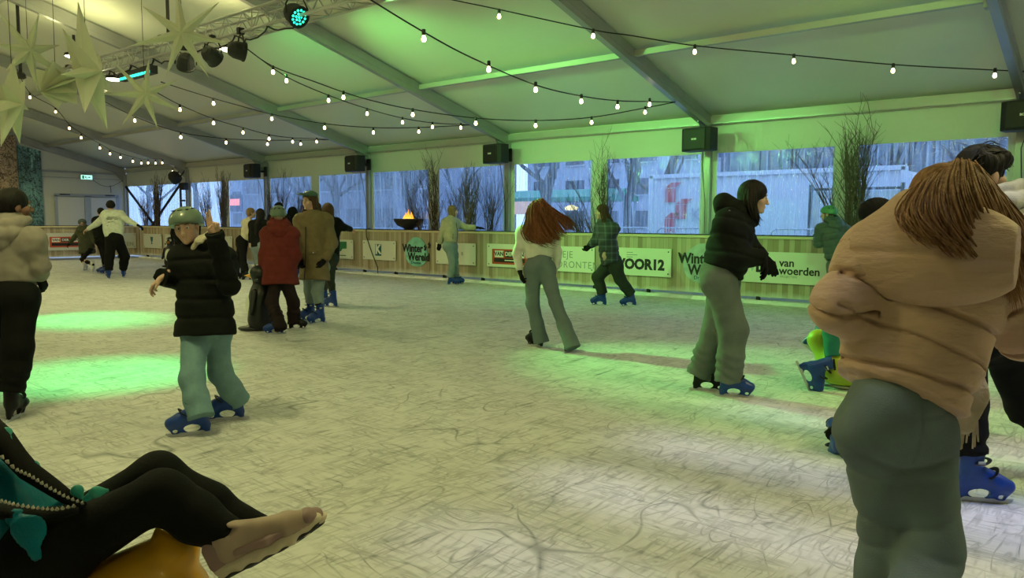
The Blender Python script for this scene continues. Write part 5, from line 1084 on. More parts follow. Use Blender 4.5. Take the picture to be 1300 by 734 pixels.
p = Person('skater in black jacket behind the khaki coat, arm stretched out to the right', None, (420, 390), 1.66, 350)
p.pose(head=(416, 268), neck=(416, 280), chest=(416, 293), pelvis=(417, 324), shl=(406, 287), shr=(427, 284), ell=(404, 300), wrl=(406, 315), elr=(437, 289, .05), wrr=(446, 291, .3), hipl=(411, 329), hipr=(421, 329), knl=(412, 350), knr=(419, 352, .05), anl=(410, 372, .2), anr=(420, 376))
p.feet(0.24, l=dict(p=gnd(409, 383), h=hdir(409, 300)), r=dict(p=gnd(420, 390), h=hdir(420, 300)))
p.body(face=False); p.hair(HBRN, 'bob', vol=1.1); p.top(PARKA, 'jacket', hem=p.P(416, 328), rc=.2, sl=(.075, .06, .045)); p.legs(DGRN, 'trousers', (.1, .075, .06, .055))
# ================================================================== 8 beige fleece
p = Person('skater in beige fleece jacket and pale jeans standing by the boards, hand out', None, (577, 362), 1.8, 75)
p.pose(head=(575, 268), neck=(573, 279), chest=(572, 287), pelvis=(572, 310), shl=(566, 283, -.1), shr=(580, 284, .1), ell=(560, 298, -.08), wrl=(558, 310, -.05), elr=(592, 289, .08), wrr=(605, 289, .05), hipl=(570, 313, -.05), hipr=(575, 313, .06), knl=(574, 333, -.04), knr=(577, 333, .06), anl=(575, 352, -.03), anr=(579, 352, .08))
p.feet(0.17, l=dict(p=gnd(575, 362), h=hdir(577, 100)), r=dict(p=gnd(581, 361), h=hdir(577, 95)))
p.body(hh=68, face=False, hands=False); p.hair(HBLD, 'bob', vol=1.0); p.top(FLEECE, 'fleece_jacket', hem=p.P(572, 308), rc=.2, rw=.19, rh=.185, sl=(.08, .065, .055), collar=.075, collar_h=.4); p.glove('l', GLB, curl=(.4, .5, .5, .5)); p.glove('r', GLB, curl=(.2, .2, .25, .3))
g = MB(); g.tube([p.P(579, 283, -.18), p.P(581, 295, -.19), p.P(580, 307, -.16)], .008, 4); g.tube([p.P(575, 297, -.2), p.P(575, 304, -.2)], .008, 4); g.build('zip', INK, p.topo)
p.legs(JEANL, 'jeans', (.095, .072, .068, .075))
# ================================================================== 9 long hair girl
p = Person('skater with long auburn hair blown to the right, white top and flared jeans', None, (700, 441), 1.68, 352)
p.pose(head=(683, 270), neck=(682, 289), chest=(682, 306), pelvis=(685, 334), shl=(664, 296), shr=(700, 297), ell=(656, 322, .0), wrl=(660, 344, -.02), elr=(708, 320), wrr=(706, 341, .05), hipl=(677, 342), hipr=(693, 342), knl=(676, 386), knr=(704, 384), anl=(679, 428), anr=(719, 433))
p.feet(0.05, l=dict(p=gnd(680, 440), h=hdir(680, 318), kind='black'), r=dict(p=gnd(722, 446), h=hdir(722, 20), kind='black'))
p.body(hh=345, tilt=-4, hs=1.03, face=False)
p.top(TOPW, 'knit_top', hem=p.P(684, 327), rc=.155, rw=.135, rh=.15, sl=(.062, .05, .042), collar=.06, collar_h=.02, fold=.004); p.glove('l', GLB, curl=(.4, .5, .5, .6))
p.hair(HAUB, 'long', vol=1.12, drop=[p.P(681, 288, -.1), p.P(684, 299, -.15)])
P = p.P; s0 = [P(676, 258, -.06), P(684, 252, -.07), P(692, 258, -.06)]
p.strands(HAUB, [[P(672, 262, -.06), P(667, 278, -.09), P(664, 293, -.12), P(670, 304, -.14), P(682, 307, -.14)], [P(677, 256, -.1), P(675, 276, -.12), P(680, 294, -.15), P(690, 307, -.17), P(704, 309, -.16)], [P(684, 254, -.1), P(688, 270, -.13), P(696, 288, -.14), P(705, 301, -.12), P(712, 303, -.1)],
          [P(687, 254, -.08), P(696, 268, -.1), P(707, 282, -.09), P(716, 294, -.06), P(722, 297, -.04)], [P(688, 253, -.05), P(701, 265, -.06), P(714, 273, -.04), P(725, 283, .0), P(731, 287, .02)]], 330, .006, .05, seed=3)
p.strands(HAUB, [[P(690, 258, -.05), P(703, 268, -.05), P(716, 278, -.02), P(724, 292, .0), P(727, 290, .0)], [P(692, 260, -.04), P(708, 272, -.04), P(718, 274, .0), P(727, 279, .04), P(733, 288, .06)]], 90, .0055, .03, seed=13)
p.legs(JEAN, 'jeans', (.098, .07, .072, .092), hip=.135, seat=.115)
g = MB(); g.tube([p.J['pelvis']+Z*.055+V3(math.cos(a)*.136*RT[0]+math.sin(a)*.1*FW[0], math.cos(a)*.136*RT[1]+math.sin(a)*.1*FW[1], .004*math.cos(a)) for a in np.linspace(0, 2*PI, 24)], .012, 5, flat=.4, caps=False); g.build('belt', BLK, p.lego)

# ================================================================== 10 plaid jacket
p = Person('skater in dark plaid puffer jacket striding to the left by the boards', None, (780, 389), 1.72, 265)
p.pose(head=(764, 269), neck=(768, 282), chest=(770, 296), pelvis=(777, 331), shl=(762, 289, .12), shr=(779, 291, -.08), ell=(756, 306, .15), wrl=(748, 313, .1), elr=(767, 307, -.15), wrr=(768, 320, -.17), hipl=(772, 338, .06), hipr=(781, 338, -.05), knl=(759, 352, .05), knr=(788, 355, -.04), anl=(758, 374, .05), anr=(797, 373, -.02))
p.feet(0.2, l=dict(p=gnd(761, 388), h=hdir(761, 268)), r=dict(p=gnd(799, 389), h=hdir(799, 262), pitch=-4, roll=14))
p.body(hh=262, tilt=-6, hands=True); p.hair(HBRN, 'tied', vol=1.04, drop=[p.P(772, 284, .0), p.P(781, 292, -.05)])
p.strands(HBRN, [[p.P(762, 262, -.08), p.P(765, 276, -.1), p.P(768, 290, -.12), p.P(770, 302, -.14)], [p.P(768, 262, -.04), p.P(774, 275, -.04), p.P(780, 285, -.05), p.P(786, 291, -.05)]], 60, .011, .035)
p.top(PLAIDM, 'puffer_jacket', hem=p.P(775, 335), rc=.19, rw=.2, rh=.2, sl=(.085, .078, .06), quilt=.012, qs=.1, collar=.08, collar_h=.3); p.glove('l', GLB)
p.legs(DGRN, 'trousers', (.115, .095, .085, .09))
# ================================================================== 11 black puffer
p = Person('dark-haired skater in black hooded puffer and wide grey jeans, leaning to the right', None, (925, 503), 1.76, 82)
p.pose(head=(957, 251), neck=(944, 276, .0), chest=(930, 298), pelvis=(916, 348), shl=(937, 283, .14), shr=(925, 286, -.16), ell=(950, 315, .18), wrl=(972, 330, .14), elr=(935, 326, -.2), wrr=(969, 327, -.17), hipl=(920, 358, .08), hipr=(914, 358, -.08), knl=(910, 422, .1), knr=(932, 420, -.08), anl=(900, 482, .15), anr=(929, 482, -.06))
p.feet(0.12, l=dict(p=gnd(898, 496), h=hdir(898, 88), kind='black', roll=-4), r=dict(p=gnd(932, 504), h=hdir(932, 86)))
p.body(hh=84, tilt=-8, hs=1.03, hands=False); p.brows(HBRN)
p.hair(HBLK, 'bob', vol=1.1, part=[cone(p.P(949, 258, -.02), p.P(955, 276, -.06), .065, .06), cone(p.P(955, 270, .05), p.P(958, 283, .06), .05, .035)])
p.strands(HBLK, [[p.P(950, 240, -.09), p.P(948, 256, -.13), p.P(951, 270, -.13), p.P(955, 285, -.12)], [p.P(958, 236, -.07), p.P(957, 254, -.12), p.P(958, 272, -.12), p.P(966, 285, -.1)]], 70, .009, .035)
p.top(PARKA, 'puffer_jacket', hem=p.P(918, 344), rc=.205, rw=.215, rh=.2, sl=(.1, .088, .062), quilt=.01, qs=.13, collar=.085, collar_h=.1)
q = [cone(p.P(920, 262, -.05), p.P(920, 262, .06), .085, .085), cone(p.P(934, 268, -.1), p.P(934, 268, .1), .085, .085), cone(p.P(918, 256, 0), p.P(926, 268, 0), .07, .1)]
smesh('hood', sdf(q, .009, .05, lambda X: .005*wob(X, 18, 8)), PARKA, p.topo)
g = MB(); g.prism([(-.02, -.02), (.02, -.02), (.02, .01), (0, .03), (-.02, .01)], p.P(926, 271, -.245), hdir(926, 90), Z, hdir(926, 180), .006); g.build('badge', GREY, p.topo)
p.glove('r', GLB, d=hdir(960, 90)*.25-Z*.9, n=hdir(960, 90), curl=(.25, .35, .4, .45), s=hdir(960, 180)); p.glove('l', GLB, d=hdir(960, 90)*.5-Z*.8, n=hdir(960, 90), curl=(.3, .4, .4, .5))
p.legs(GTROU, 'wide_jeans', (.125, .112, .1, .105), fold=.008, bunch=.006, seat=.13)

# ================================================================== 12 green puffer leaning
p = Person('child in green helmet and green puffer leaning on the boards', None, (1062, 398), 1.62, 305)
p.pose(head=(1051, 272, .0), neck=(1056, 285), chest=(1058, 298), pelvis=(1064, 332), shl=(1044, 292, .1), shr=(1071, 293), ell=(1040, 309, .15), wrl=(1037, 298, .35), elr=(1074, 312, .1), wrr=(1062, 305, .35), hipl=(1058, 338), hipr=(1071, 338), knl=(1057, 366), knr=(1070, 366), anl=(1056, 388), anr=(1070, 388))
p.feet(0.18, l=dict(p=gnd(1054, 398), h=hdir(1058, 300)), r=dict(p=gnd(1070, 398), h=hdir(1058, 310)))
p.body(hh=285, tilt=-6); p.hair(HBLD, 'short', vol=.97); p.helmet(mat('helmet green', (.08, .3, .14), .4))
p.top(GREENP, 'puffer_jacket', hem=p.P(1063, 328), rc=.21, rw=.21, rh=.2, sl=(.095, .085, .065), quilt=.014, qs=.1, collar=.08, collar_h=.25); p.hood_down(GREENP, 1.15, back=.04, upz=.03)
p.legs(GTROU, 'trousers', (.11, .09, .085, .09))
# ================================================================== 13 black beanie, mostly hidden; pushes the sled
p = Person('skater in black beanie, mostly hidden behind the pink puffer jacket', None, (1085, 562), 1.62, 345)
D0 = p.D
p.pose(head=(1113, 279), neck=(1115, 312), chest=(1117, 345), pelvis=(1112, 425), shl=(1085, 328), shr=(1147, 328), ell=(1085, 375), wrl=(1092, 410, .2), elr=(1152, 375), wrr=(1145, 410, .2), hipl=(1100, 440), hipr=(1125, 440), knl=(1100, 500), knr=(1125, 500), anl=(1085, 572, -.2), anr=(1122, 545))
p.feet(0.18, l=dict(p=p.P(1068, 592, -.3), h=hdir(1070, 340), pitch=-38), r=dict(p=gnd(1122, 570), h=hdir(1122, 350)))
p.body(hh=330, face=False); p.hair(HBLK, 'short', vol=1.0)
smesh('beanie', sdf([ell(p.J['head']+Z*.045, (.112, .122, .1))], .008, .01, lambda X: .002*np.sin((X[..., 0]+X[..., 1])*180), cuts=[plane(p.J['head']+Z*.0, (0, 0, -1))]), GLB, p.root)
p.top(PARKA, 'jacket', rc=.16, rw=.16, rh=.16, sl=(.065, .055, .045)); p.legs(BLKT, 'trousers', (.085, .07, .06, .06)); 

# ================================================================== 14 man on the right
p = Person('dark curly-haired man in pale hoodie and black trousers at the right edge', None, (1243, 636), 1.86, 40)
p.pose(head=(1248, 223), neck=(1262, 268), chest=(1268, 310), pelvis=(1248, 415), shl=(1220, 290, .1), shr=(1315, 300, -.05), ell=(1205, 350, .15), wrl=(1190, 400, .2), elr=(1335, 370), wrr=(1340, 430), hipl=(1225, 430), hipr=(1270, 432, .1), knl=(1227, 510, .0), knr=(1288, 515, .3), anl=(1225, 575), anr=(1330, 545, .6))
p.feet(0.24, l=dict(p=gnd(1243, 637), h=hdir(1243, 70), size=1.0), r=dict(p=gnd(1360, 600), h=hdir(1300, 80), size=1.))
p.body(hh=48, hs=1.06, face=False)
p.hair(HBLK, 'short', vol=1.1, bump=.016, part=[ell(p.J['head']+Z*.08+hdir(1250, 60)*.06, (.075, .08, .06)), ell(p.J['head']+Z*.07-hdir(1250, 60)*.04, (.09, .09, .07))])
p.strands(HBLK, [[p.P(1228, 205, 0), p.P(1238, 194, 0), p.P(1252, 191, 0), p.P(1268, 199, 0)], [p.P(1235, 212, -.1), p.P(1248, 200, -.1), p.P(1262, 200, -.08), p.P(1274, 212, -.05)], [p.P(1235, 212, .1), p.P(1250, 196, .1), p.P(1265, 197, .08), p.P(1275, 206, .05)]], 160, .006, .05, seed=8)
p.top(cloth('pale hoodie', (.5, .5, .5)), 'hoodie', hem=p.P(1250, 420), rc=.19, rw=.18, rh=.18, sl=(.085, .07, .055), collar=.085, collar_h=.25); p.hood_down(MATS['pale hoodie'], 1.1)
p.legs(BLKT, 'trousers', (.1, .08, .07, .068), bunch=.008)

# ================================================================== 15 pink puffer in front
p = Person('skater in pink-beige puffer jacket with long red-blond hair, seen from behind in the foreground', 2.62, (1140, 790), 1.7, 20)
P = p.P
p.pose(head=(1222, 272, .05), neck=(1200, 330, .02), chest=(1178, 385), pelvis=(1136, 520, -.02), shl=(1116, 328, .03), shr=(1262, 345, .0), ell=(1066, 388, .0), wrl=(1142, 436, .3), elr=(1302, 420, -.02), wrr=(1345, 425, .12), hipl=(1110, 545), hipr=(1166, 548), knl=(1134, 680, .02), knr=(1168, 690, .0), anl=(1130, 790, .05), anr=(1165, 800, -.05))
p.vox = .007
p.feet(0.05, l=dict(p=(*at(1126, 800, 2.75)[:2], 0), h=hdir(1140, 10)), r=dict(p=(*at(1172, 800, 2.5)[:2], 0), h=hdir(1140, 25)))
p.body(hh=25, tilt=-10, hs=1.05, face=False)
tu = unit(p.J['chest']-p.J['pelvis']); GR = [(P(1150, 470, -.15), tu, .007, .016, .3), (P(1165, 428, -.15), unit(tu+RT*.15), .006, .012, .26), (P(1185, 388, -.15), unit(tu+RT*.1), .008, .018, .3), (P(1143, 494, -.15), tu, .01, -.006, .3)]
for sd in 'lr':
    av = unit(p.J['el'+sd]-p.J['sh'+sd]); fv = unit(p.J['wr'+sd]-p.J['el'+sd])
    GR += [(p.J['sh'+sd]*.85+p.J['el'+sd]*.15, av, .006, .013, .13), (p.J['sh'+sd]*.4+p.J['el'+sd]*.6, av, .007, .016, .13), (p.J['el'+sd], unit(av+fv), .008, .018, .13), (p.J['el'+sd]*.5+p.J['wr'+sd]*.5, fv, .007, .015, .12)]
p.top(PINK, 'puffer_jacket', hem=P(1140, 496), rc=.215, rw=.208, rh=.203, sl=(.108, .098, .08), flat=.8, quilt=.0, qs=.17, fold=.006, collar=.1, collar_h=.02, ff=9, k=.06, grooves=GR)
ld = unit(P(1262, 345)-P(1108, 318)); bn_ = unit(hdir(1180, 180)+Z*.25); up_ = np.cross(ld, bn_); up_ = up_ if up_[2] > 0 else -up_
q = [ell(P(1183, 322, -.13), (.235, .11, .155), [ld, bn_, up_]), cone(P(1122, 312, -.03), P(1168, 278, -.03), .05, .065), cone(P(1160, 268, -.03), P(1240, 285, -.02), .07, .07)]
smesh('hood', sdf(q, .007, .07, lambda X: .007*wob(X, 8, 31)+.004*wob(X, 22, 32)+.008*np.exp(-(((X-P(1176, 332, -.1))@up_)/.012)**2)), PINK, p.topo)
p.hair(HPK, 'long', vol=1.2, drop=[P(1226, 295, -.1), P(1240, 320, -.12), P(1262, 345, -.12)], part=[cone(P(1195, 245, -.05), P(1175, 278, -.1), .1, .075), cone(P(1225, 255, -.05), P(1262, 300, -.08), .1, .07), cone(P(1262, 300, -.08), P(1285, 340, -.08), .065, .03)], bump=.005)
p.strands(HPK, [[P(1180, 232, -.02), P(1158, 250, -.08), P(1147, 272, -.14), P(1156, 288, -.21), P(1172, 296, -.24)], [P(1200, 212, -.05), P(1178, 236, -.16), P(1166, 272, -.23), P(1190, 302, -.26), P(1205, 310, -.26)], [P(1213, 207, -.06), P(1200, 240, -.19), P(1210, 285, -.25), P(1236, 325, -.25), P(1250, 345, -.24)],
          [P(1225, 207, -.06), P(1232, 245, -.19), P(1252, 300, -.22), P(1272, 350, -.2), P(1284, 378, -.18)], [P(1235, 210, -.04), P(1256, 250, -.15), P(1278, 310, -.17), P(1286, 360, -.15), P(1290, 390, -.14)], [P(1240, 216, -.02), P(1270, 256, -.1), P(1298, 303, -.1), P(1318, 345, -.06), P(1325, 360, -.05)], [P(1242, 226, .02), P(1278, 262, -.03), P(1312, 300, -.0), P(1348, 330, .02), P(1360, 340, .0)]], 1700, .0034, .03, seed=4)
bk = hdir(1140, 180)
def jx(X):
    d = .007*np.exp(-(((X-P(1140, 540))@RT)/.006)**2)*(((X-P(1140, 540))@bk) > 0)*((X-P(1140, 575))[..., 2] > 0)
    for (x, y), sl_, w_, a_, rad in (((1105, 582), .35, .014, .010, .1), ((1180, 588), -.3, .014, .010, .1), ((1185, 612), -.15, .012, .007, .09), ((1100, 610), .2, .012, .006, .09), ((1110, 672), .25, .016, .009, .11), ((1175, 665), -.3, .016, .010, .11), ((1180, 700), .2, .014, .008, .1), ((1115, 712), -.25, .014, .007, .1), ((1175, 520), -.1, .01, .005, .12)):
        c = P(x, y, -.1); h = (X-c)@unit(Z+RT*sl_)+.01*wob(X, 12, int(x), 3); d = d+a_*np.exp(-(h/w_)**2)*np.exp(-(((X-c)@RT)/rad)**2)
    return d
p.legs(JEAN, 'jeans', (.112, .096, .098, .11), fold=.006, hip=.158, seat=.122, xd=jx)
sc = cloth('cream scarf', (.5, .42, .32), bs=60, bump=.8); g = MB(); rr = random.Random(2)
q = [cone(P(1238, 430, .25), P(1232, 500, .25), .03, .05, hdir(1230, 0), .5), cone(P(1232, 500, .25), P(1224, 540, .25), .055, .04, hdir(1230, 0), .5)]
so = smesh('scarf', sdf(q, .007, .03, lambda X: .006*wob(X, 50, 2, 5, (1, 1, .2))), sc, p.root)
for i in range(26): a = rr.uniform(-18, 14); g.tube([P(1226+a, 535, .25), P(1224+a*1.1+rr.uniform(-3, 3), 560+rr.uniform(-12, 12), .25)], [.006, .003], 4)
g.build('fringe', sc, so)

# ================================================================== 16 child sitting on the yellow-green sled, skates up
YG = mat('sled yellow green', (.45, .55, .03), .4, noise=.05, nscale=4, coat=.3); YEL = mat('sled yellow', (.72, .36, .01), .4, noise=.05, nscale=4, coat=.3)
def sled(pos, f, m, label, S=1.):
    """moulded seal-shaped pusher sled: broad body, upturned tail, lifted nose, handle"""
    pos = np.array(pos, float); Fr = frame(f); L = lambda x, y, z: pos+Fr.T@V3(x, y, z)*S; r = empty('seal_sled', pos, 0, label, 'sled', 'moulded seal sleds')
    q = [cone(L(0, -.38, .2), L(0, .2, .18), .19*S, .17*S, Fr[0], 1.15), cone(L(0, .2, .18), L(0, .44, .34), .17*S, .12*S), cone(L(0, .44, .34), L(0, .54, .42), .12*S, .09*S), cone(L(0, -.38, .22), L(0, -.56, .42), .15*S, .1*S), ell(L(0, -.1, .42), V3(.17, .28, .08)*S, Fr, sub=1)]
    smesh('shell', sdf(q, .012, .06, cuts=[plane(L(0, 0, .03), (0, 0, -1))]), m, r)
    for s in (-1, 1):
        g = MB(); g.tube([L(s*.12, -.5, .03), L(s*.12, 0, .012), L(s*.12, .4, .03), L(s*.12, .46, .07)], .013*S, 6); g.build('runner', STEEL, r)
        smesh('flipper', sdf([cone(L(s*.19, .14, .2), L(s*.3, .02, .06), .05*S, .03*S, Fr[2], .6)], .01, .01), m, r)
    return r
sf = hdir(1060, 275)
sp = gnd(1092, 492); sled(gnd(1122, 497), -sf, YG, 'yellow-green moulded sled under the seated child, half behind the pink puffer', .95)
p = Person('seated child in teal trousers on the yellow-green sled, both skates raised', 6.45, (sp[0], sp[1], 0), 1.45, 275); p.px = 1060; p.D = depth(sp)
P = p.P
p.pose(head=(1108, 330, .1), neck=(1106, 350, .1), chest=(1104, 372, .1), pelvis=(1098, 418, .05), shl=(1100, 362, .25), shr=(1104, 362, -.08), ell=(1090, 388, .25), wrl=(1078, 398, .2), elr=(1095, 388, -.1), wrr=(1082, 400, -.12), hipl=(1094, 425, .12), hipr=(1092, 427, -.05), knl=(1050, 420, .22), knr=(1058, 424, -.1), anl=(1052, 440, .22), anr=(1056, 462, -.12))
p.body(hh=275, face=False); p.hair(HBRN, 'short'); p.top(cloth('teal jacket', (.03, .14, .12)), 'jacket', hem=P(1098, 420, .05), rc=.16, rw=.16, rh=.16, sl=(.07, .06, .05)); TEALT = cloth('teal trousers', (.03, .22, .17), rough=.5)
p.legs(TEALT, 'trousers', (.1, .1, .09, .085), fold=.01, ends={'l': P(1052, 436, .22), 'r': P(1060, 452, -.12)})
# raised skate: sole towards lower left
def skate3(root, pos, fdir, udir, kind='blue', size=1.):
    f = unit(fdir); u = unit(np.array(udir)-f*(np.array(udir)@f)); r = np.cross(f, u); par = None
    for nm, me in zip(('skate', 'blade', 'strap', 'buckle', 'buckle'), skate_proto(kind, {'blue': BLUE, 'black': BLACKP, 'white': WHITEP}[kind], BLACKP, PEARL)):
        o = bpy.data.objects.new(nm, me); COL.objects.link(o)
        if par is None:
            o.parent = root; o.matrix_local = Matrix.Translation(Vector(np.array(pos)-wloc(root))) @ Matrix(((r[0], f[0], u[0]), (r[1], f[1], u[1]), (r[2], f[2], u[2]))).to_4x4() @ Matrix.Scale(size, 4); par = o
        else: o.parent = par
rt = hdir(1040, 90)
skate3(p.root, P(1019, 480, -.12), unit(rt*.42-Z*.9), rt*.9+Z*.42, size=1.)
skate3(p.root, P(1030, 446, .22), unit(rt*.8-Z*.55-hdir(1040, 0)*.3), Z*.8+rt*.5, size=.95)
# ================================================================== 17 foreground child on the yellow sled at lower left
sf = hdir(180, 86); sp = gnd(120, 800)
sp = np.array([*at(120, 700, 2.36)[:2], 0.])
D1 = 2.3
r = empty('seal_sled', sp, 0, 'yellow moulded sled under the seated child at the lower left', 'sled', 'moulded seal sleds'); A = lambda x, y, dz=0: at(x, y, D1+dz)
dp = hdir(180, 0)
prof = [(-60, 735), (40, 730), (100, 712), (140, 694), (170, 676), (198, 660), (222, 668), (246, 688), (250, 720), (248, 790), (245, 860), (-60, 860)]
o0 = A(100, 760); ax = unit(A(200, 760)-A(100, 760)); ax = unit(V3(ax[0], ax[1], 0)); s_px = FPX/D1
q = []
for (x0, y0, ra), (x1, y1, rb) in zip([(-70, 800, .17), (60, 790, .16), (130, 770, .13), (190, 735, .10), (222, 700, .062)], [(60, 790, .16), (130, 770, .13), (190, 735, .10), (222, 700, .062), (205, 676, .02)]): q.append(cone(A(x0, y0), A(x1, y1), ra, rb, dp, 1.3))
q += [cone(A(215, 760), A(190, 850), .12, .14, dp, 1.25), cone(A(0, 850), A(190, 850), .15, .15, dp, 1.3)]
smesh('shell', sdf(q, .01, .05, cuts=[plane((0, 0, .03), (0, 0, -1))]), YEL, r)
for s in (-.12, .12):
    g = MB(); g.tube([V3(*A(-100, 800, s)[:2], .03), V3(*A(60, 800, s)[:2], .012), V3(*A(210, 800, s)[:2], .03)], .012, 6); g.build('runner', STEEL, r)
p = Person('seated person with black trousers and pale sneakers at the lower left, legs stretched out', D1, (sp[0], sp[1], 0), 1.6, 86); p.px = 120; p.D = D1; P = p.P; p.vox = .007
p.pose(head=(-140, 490, .0), neck=(-105, 545), chest=(-70, 605), pelvis=(40, 712, .02), shl=(-95, 580, .17), shr=(-90, 590, -.17), ell=(-110, 650, .25), wrl=(-40, 700, .25), elr=(-130, 660, -.2), wrr=(-70, 720, -.22), hipl=(70, 690, .1), hipr=(70, 700, -.08), knl=(200, 606, .1), knr=(205, 630, -.08), anl=(322, 672, .1), anr=(296, 688, -.08))
p.body(hh=86, face=False, hs=1.0); p.hair(HBRN, 'short')
JT = cloth('teal shell jacket', (.0, .14, .20), rough=.4); 
p.top(JT, 'jacket', hem=P(50, 690, .0), rc=.19, rw=.175, rh=.15, sl=(.085, .075, .055), fold=.009, collar=.075, seed=4, ff=18, arms='')
smesh('hem_band', sdf([cone(P(-60, 735, 0), P(50, 715, 0), .19, .165, dp, 1.1), cone(P(50, 715, 0), P(100, 690, 0), .165, .1, dp, 1.1)], .009, .04, lambda X: .006*wob(X, 14, 3)), BLKT, p.topo)
for sg, i in ((.2, 'l'), (-.2, 'r')):
    smesh('sleeve', sdf([cone(p.J['sh'+i], p.J['el'+i], .08, .07), cone(p.J['el'+i], p.J['wr'+i], .07, .05)], .009, .03), PARKA, p.topo)
TBR = mat('teal ribbon', (.02, .3, .26), .3); PALE = mat('pale braid', (.42, .4, .33), .5)
g = [cone(P(20, 656, -.22), P(36, 672, -.23), .022, .034, dp, .3), cone(P(36, 672, -.23), P(46, 706, -.23), .034, .012, dp, .3)]
smesh('teal_pocket', sdf(g, .006, .02, lambda X: .004*wob(X, 60, 3)), JT, p.topo)
g = MB(); pts = [P(-20, 530, -.04), P(0, 552, -.08), P(18, 578, -.1), P(36, 598, -.11), P(60, 614, -.12), P(86, 632, -.12), P(108, 643, -.11)]; g.tube(pts, [.03, .036, .036, .034, .03, .024, .012], 8, flat=.6); g.build('black_trim', BLKT, p.topo, smooth=True)
g = MB(); pts = [P(-60, 640, -.2), P(-20, 646, -.21), P(20, 652, -.21), P(60, 654, -.19), P(100, 648, -.15)]; g.tube(pts, [.03, .03, .03, .028, .014], 8, flat=.6); g.build('black_trim', BLKT, p.topo, smooth=True)
for line in ([P(-6, 573, -.13), P(20, 597, -.15), P(40, 606, -.16), P(62, 620, -.17), P(84, 632, -.16), P(108, 641, -.13)], [P(-30, 634, -.24), P(0, 637, -.24), P(20, 642, -.245), P(46, 646, -.24), P(70, 648, -.22), P(98, 643, -.17)]):
    g = MB()
    for i in range(len(line)-1):
        for t in np.arange(0, 1, .25): a = line[i]*(1-t)+line[i+1]*t; b_ = line[i]*(1-t-.17)+line[i+1]*(t+.17); g.tube([a, (a+b_)/2+Z*.003, b_], [.002, .006, .002], 6)
    g.build('braid', PALE, p.topo)
for a, b_, c_ in ((P(90, 628, -.1), P(98, 623, -.12), P(104, 632, -.12)), (P(108, 634, -.16), P(122, 625, -.18), P(136, 623, -.17)), (P(2, 540, -.03), P(8, 550, -.07), P(14, 560, -.09)), (P(30, 588, -.06), P(42, 592, -.09), P(52, 600, -.1))):
    smesh('teal_ribbon', sdf([cone(a, b_, .008, .014, dp, .7), cone(b_, c_, .014, .006, dp, .7)], .004, .01), TBR, p.topo)
p.legs(BLKT, 'trousers', (.1, .075, .068, .06), fold=.006, seat=.13, ends={'l': P(330, 678, .1), 'r': P(292, 684, -.08)})
SN = mat('sneaker pale pink', (.40, .29, .23), .6, noise=.08, nscale=20); SN2 = mat('sneaker mauve panels', (.30, .19, .19), .55); SOLE = mat('sneaker sole', (.62, .52, .40), .6); SOLEB = mat('outsole black', (.02, .02, .022), .6)
def sneaker(root, heel, fdir, udir, S=1.):
    f = unit(fdir); u = unit(np.array(udir)-f*(np.array(udir)@f)); rr_ = np.cross(f, u); L = lambda x, y, z: heel+(rr_*x+f*y+u*z)*S
    Fr = np.array([rr_, f, u])
    up = sdf([cone(L(0, .03, .06), L(0, .2, .05), .042*S, .037*S, rr_, .95), cone(L(0, .2, .05), L(0, .262, .04), .04*S, .03*S, rr_, 1.1), cone(L(0, .03, .07), L(0, .035, .115), .043*S, .045*S, rr_, .85, flat=1), cone(L(0, .08, .1), L(0, .16, .075), .03*S, .025*S)], .0055, .02, lambda X: .0012*wob(X, 70, 2), cuts=[plane(L(0, 0, .028), -u)])
    o = smesh('sneaker', up, SN, root)
    so = sdf([cone(L(0, .01, .022), L(0, .18, .02), .045*S, .043*S, u, .62), cone(L(0, .18, .02), L(0, .272, .03), .044*S, .03*S, u, .6)], .0055, .01, lambda X: .0025*np.sin(((X-heel)@f)*120)*(((X-heel)@u) < .02*S), cuts=[plane(L(0, 0, .04), u)])
    smesh('sole', so, SOLE, o)
    so = sdf([cone(L(0, .01, .004), L(0, .1, .004), .04*S, .036*S, u, .35), cone(L(0, .16, .004), L(0, .26, .012), .04*S, .028*S, u, .35)], .0055, .005); smesh('outsole', so, SOLEB, o)
    for sx in (-1, 1): smesh('side_panel', sdf([cone(L(sx*.036, .05, .06), L(sx*.038, .14, .048), .012*S, .014*S), cone(L(sx*.038, .14, .048), L(sx*.03, .22, .05), .014*S, .01*S)], .005, .01), SN2, o)
    smesh('toe_cap', sdf([ell(L(0, .262, .047), V3(.036, .03, .026)*S, Fr)], .005, .005, cuts=[plane(L(0, 0, .03), -u)]), SN2, o)
    smesh('heel_counter', sdf([cone(L(0, .0, .045), L(0, -.006, .085), .04*S, .034*S, rr_, .9)], .005, .005, cuts=[plane(L(0, .012, 0), f)]), SN2, o)
    smesh('tongue', sdf([cone(L(0, .1, .108), L(0, .07, .128), .026*S, .026*S, unit(u+f*.6), .35)], .005, .005), SN, o)
    g = MB()
    for i in range(5): y = .095+.024*i; g.tube([L(-.024, y, .103-.3*(y-.095)), L(0, y+.004, .113-.3*(y-.095)), L(.024, y, .103-.3*(y-.095))], .0035, 5)
    g.build('laces', SOLE, o, smooth=True)
    g = MB(); g.tube([L(0, -.012, .1), L(0, -.022, .115), L(0, -.01, .13)], .004, 5); g.build('heel_loop', SN2, o)
ax3 = unit(rt_ := hdir(330, 90))
sneaker(p.root, P(290, 727, -.09), ax3*.93+Z*.38, Z*.9-ax3*.38, .98)
sneaker(p.root, P(316, 716, .1), ax3*.92+Z*.36+hdir(330, 0)*.1, Z*.9-ax3*.38, .9)
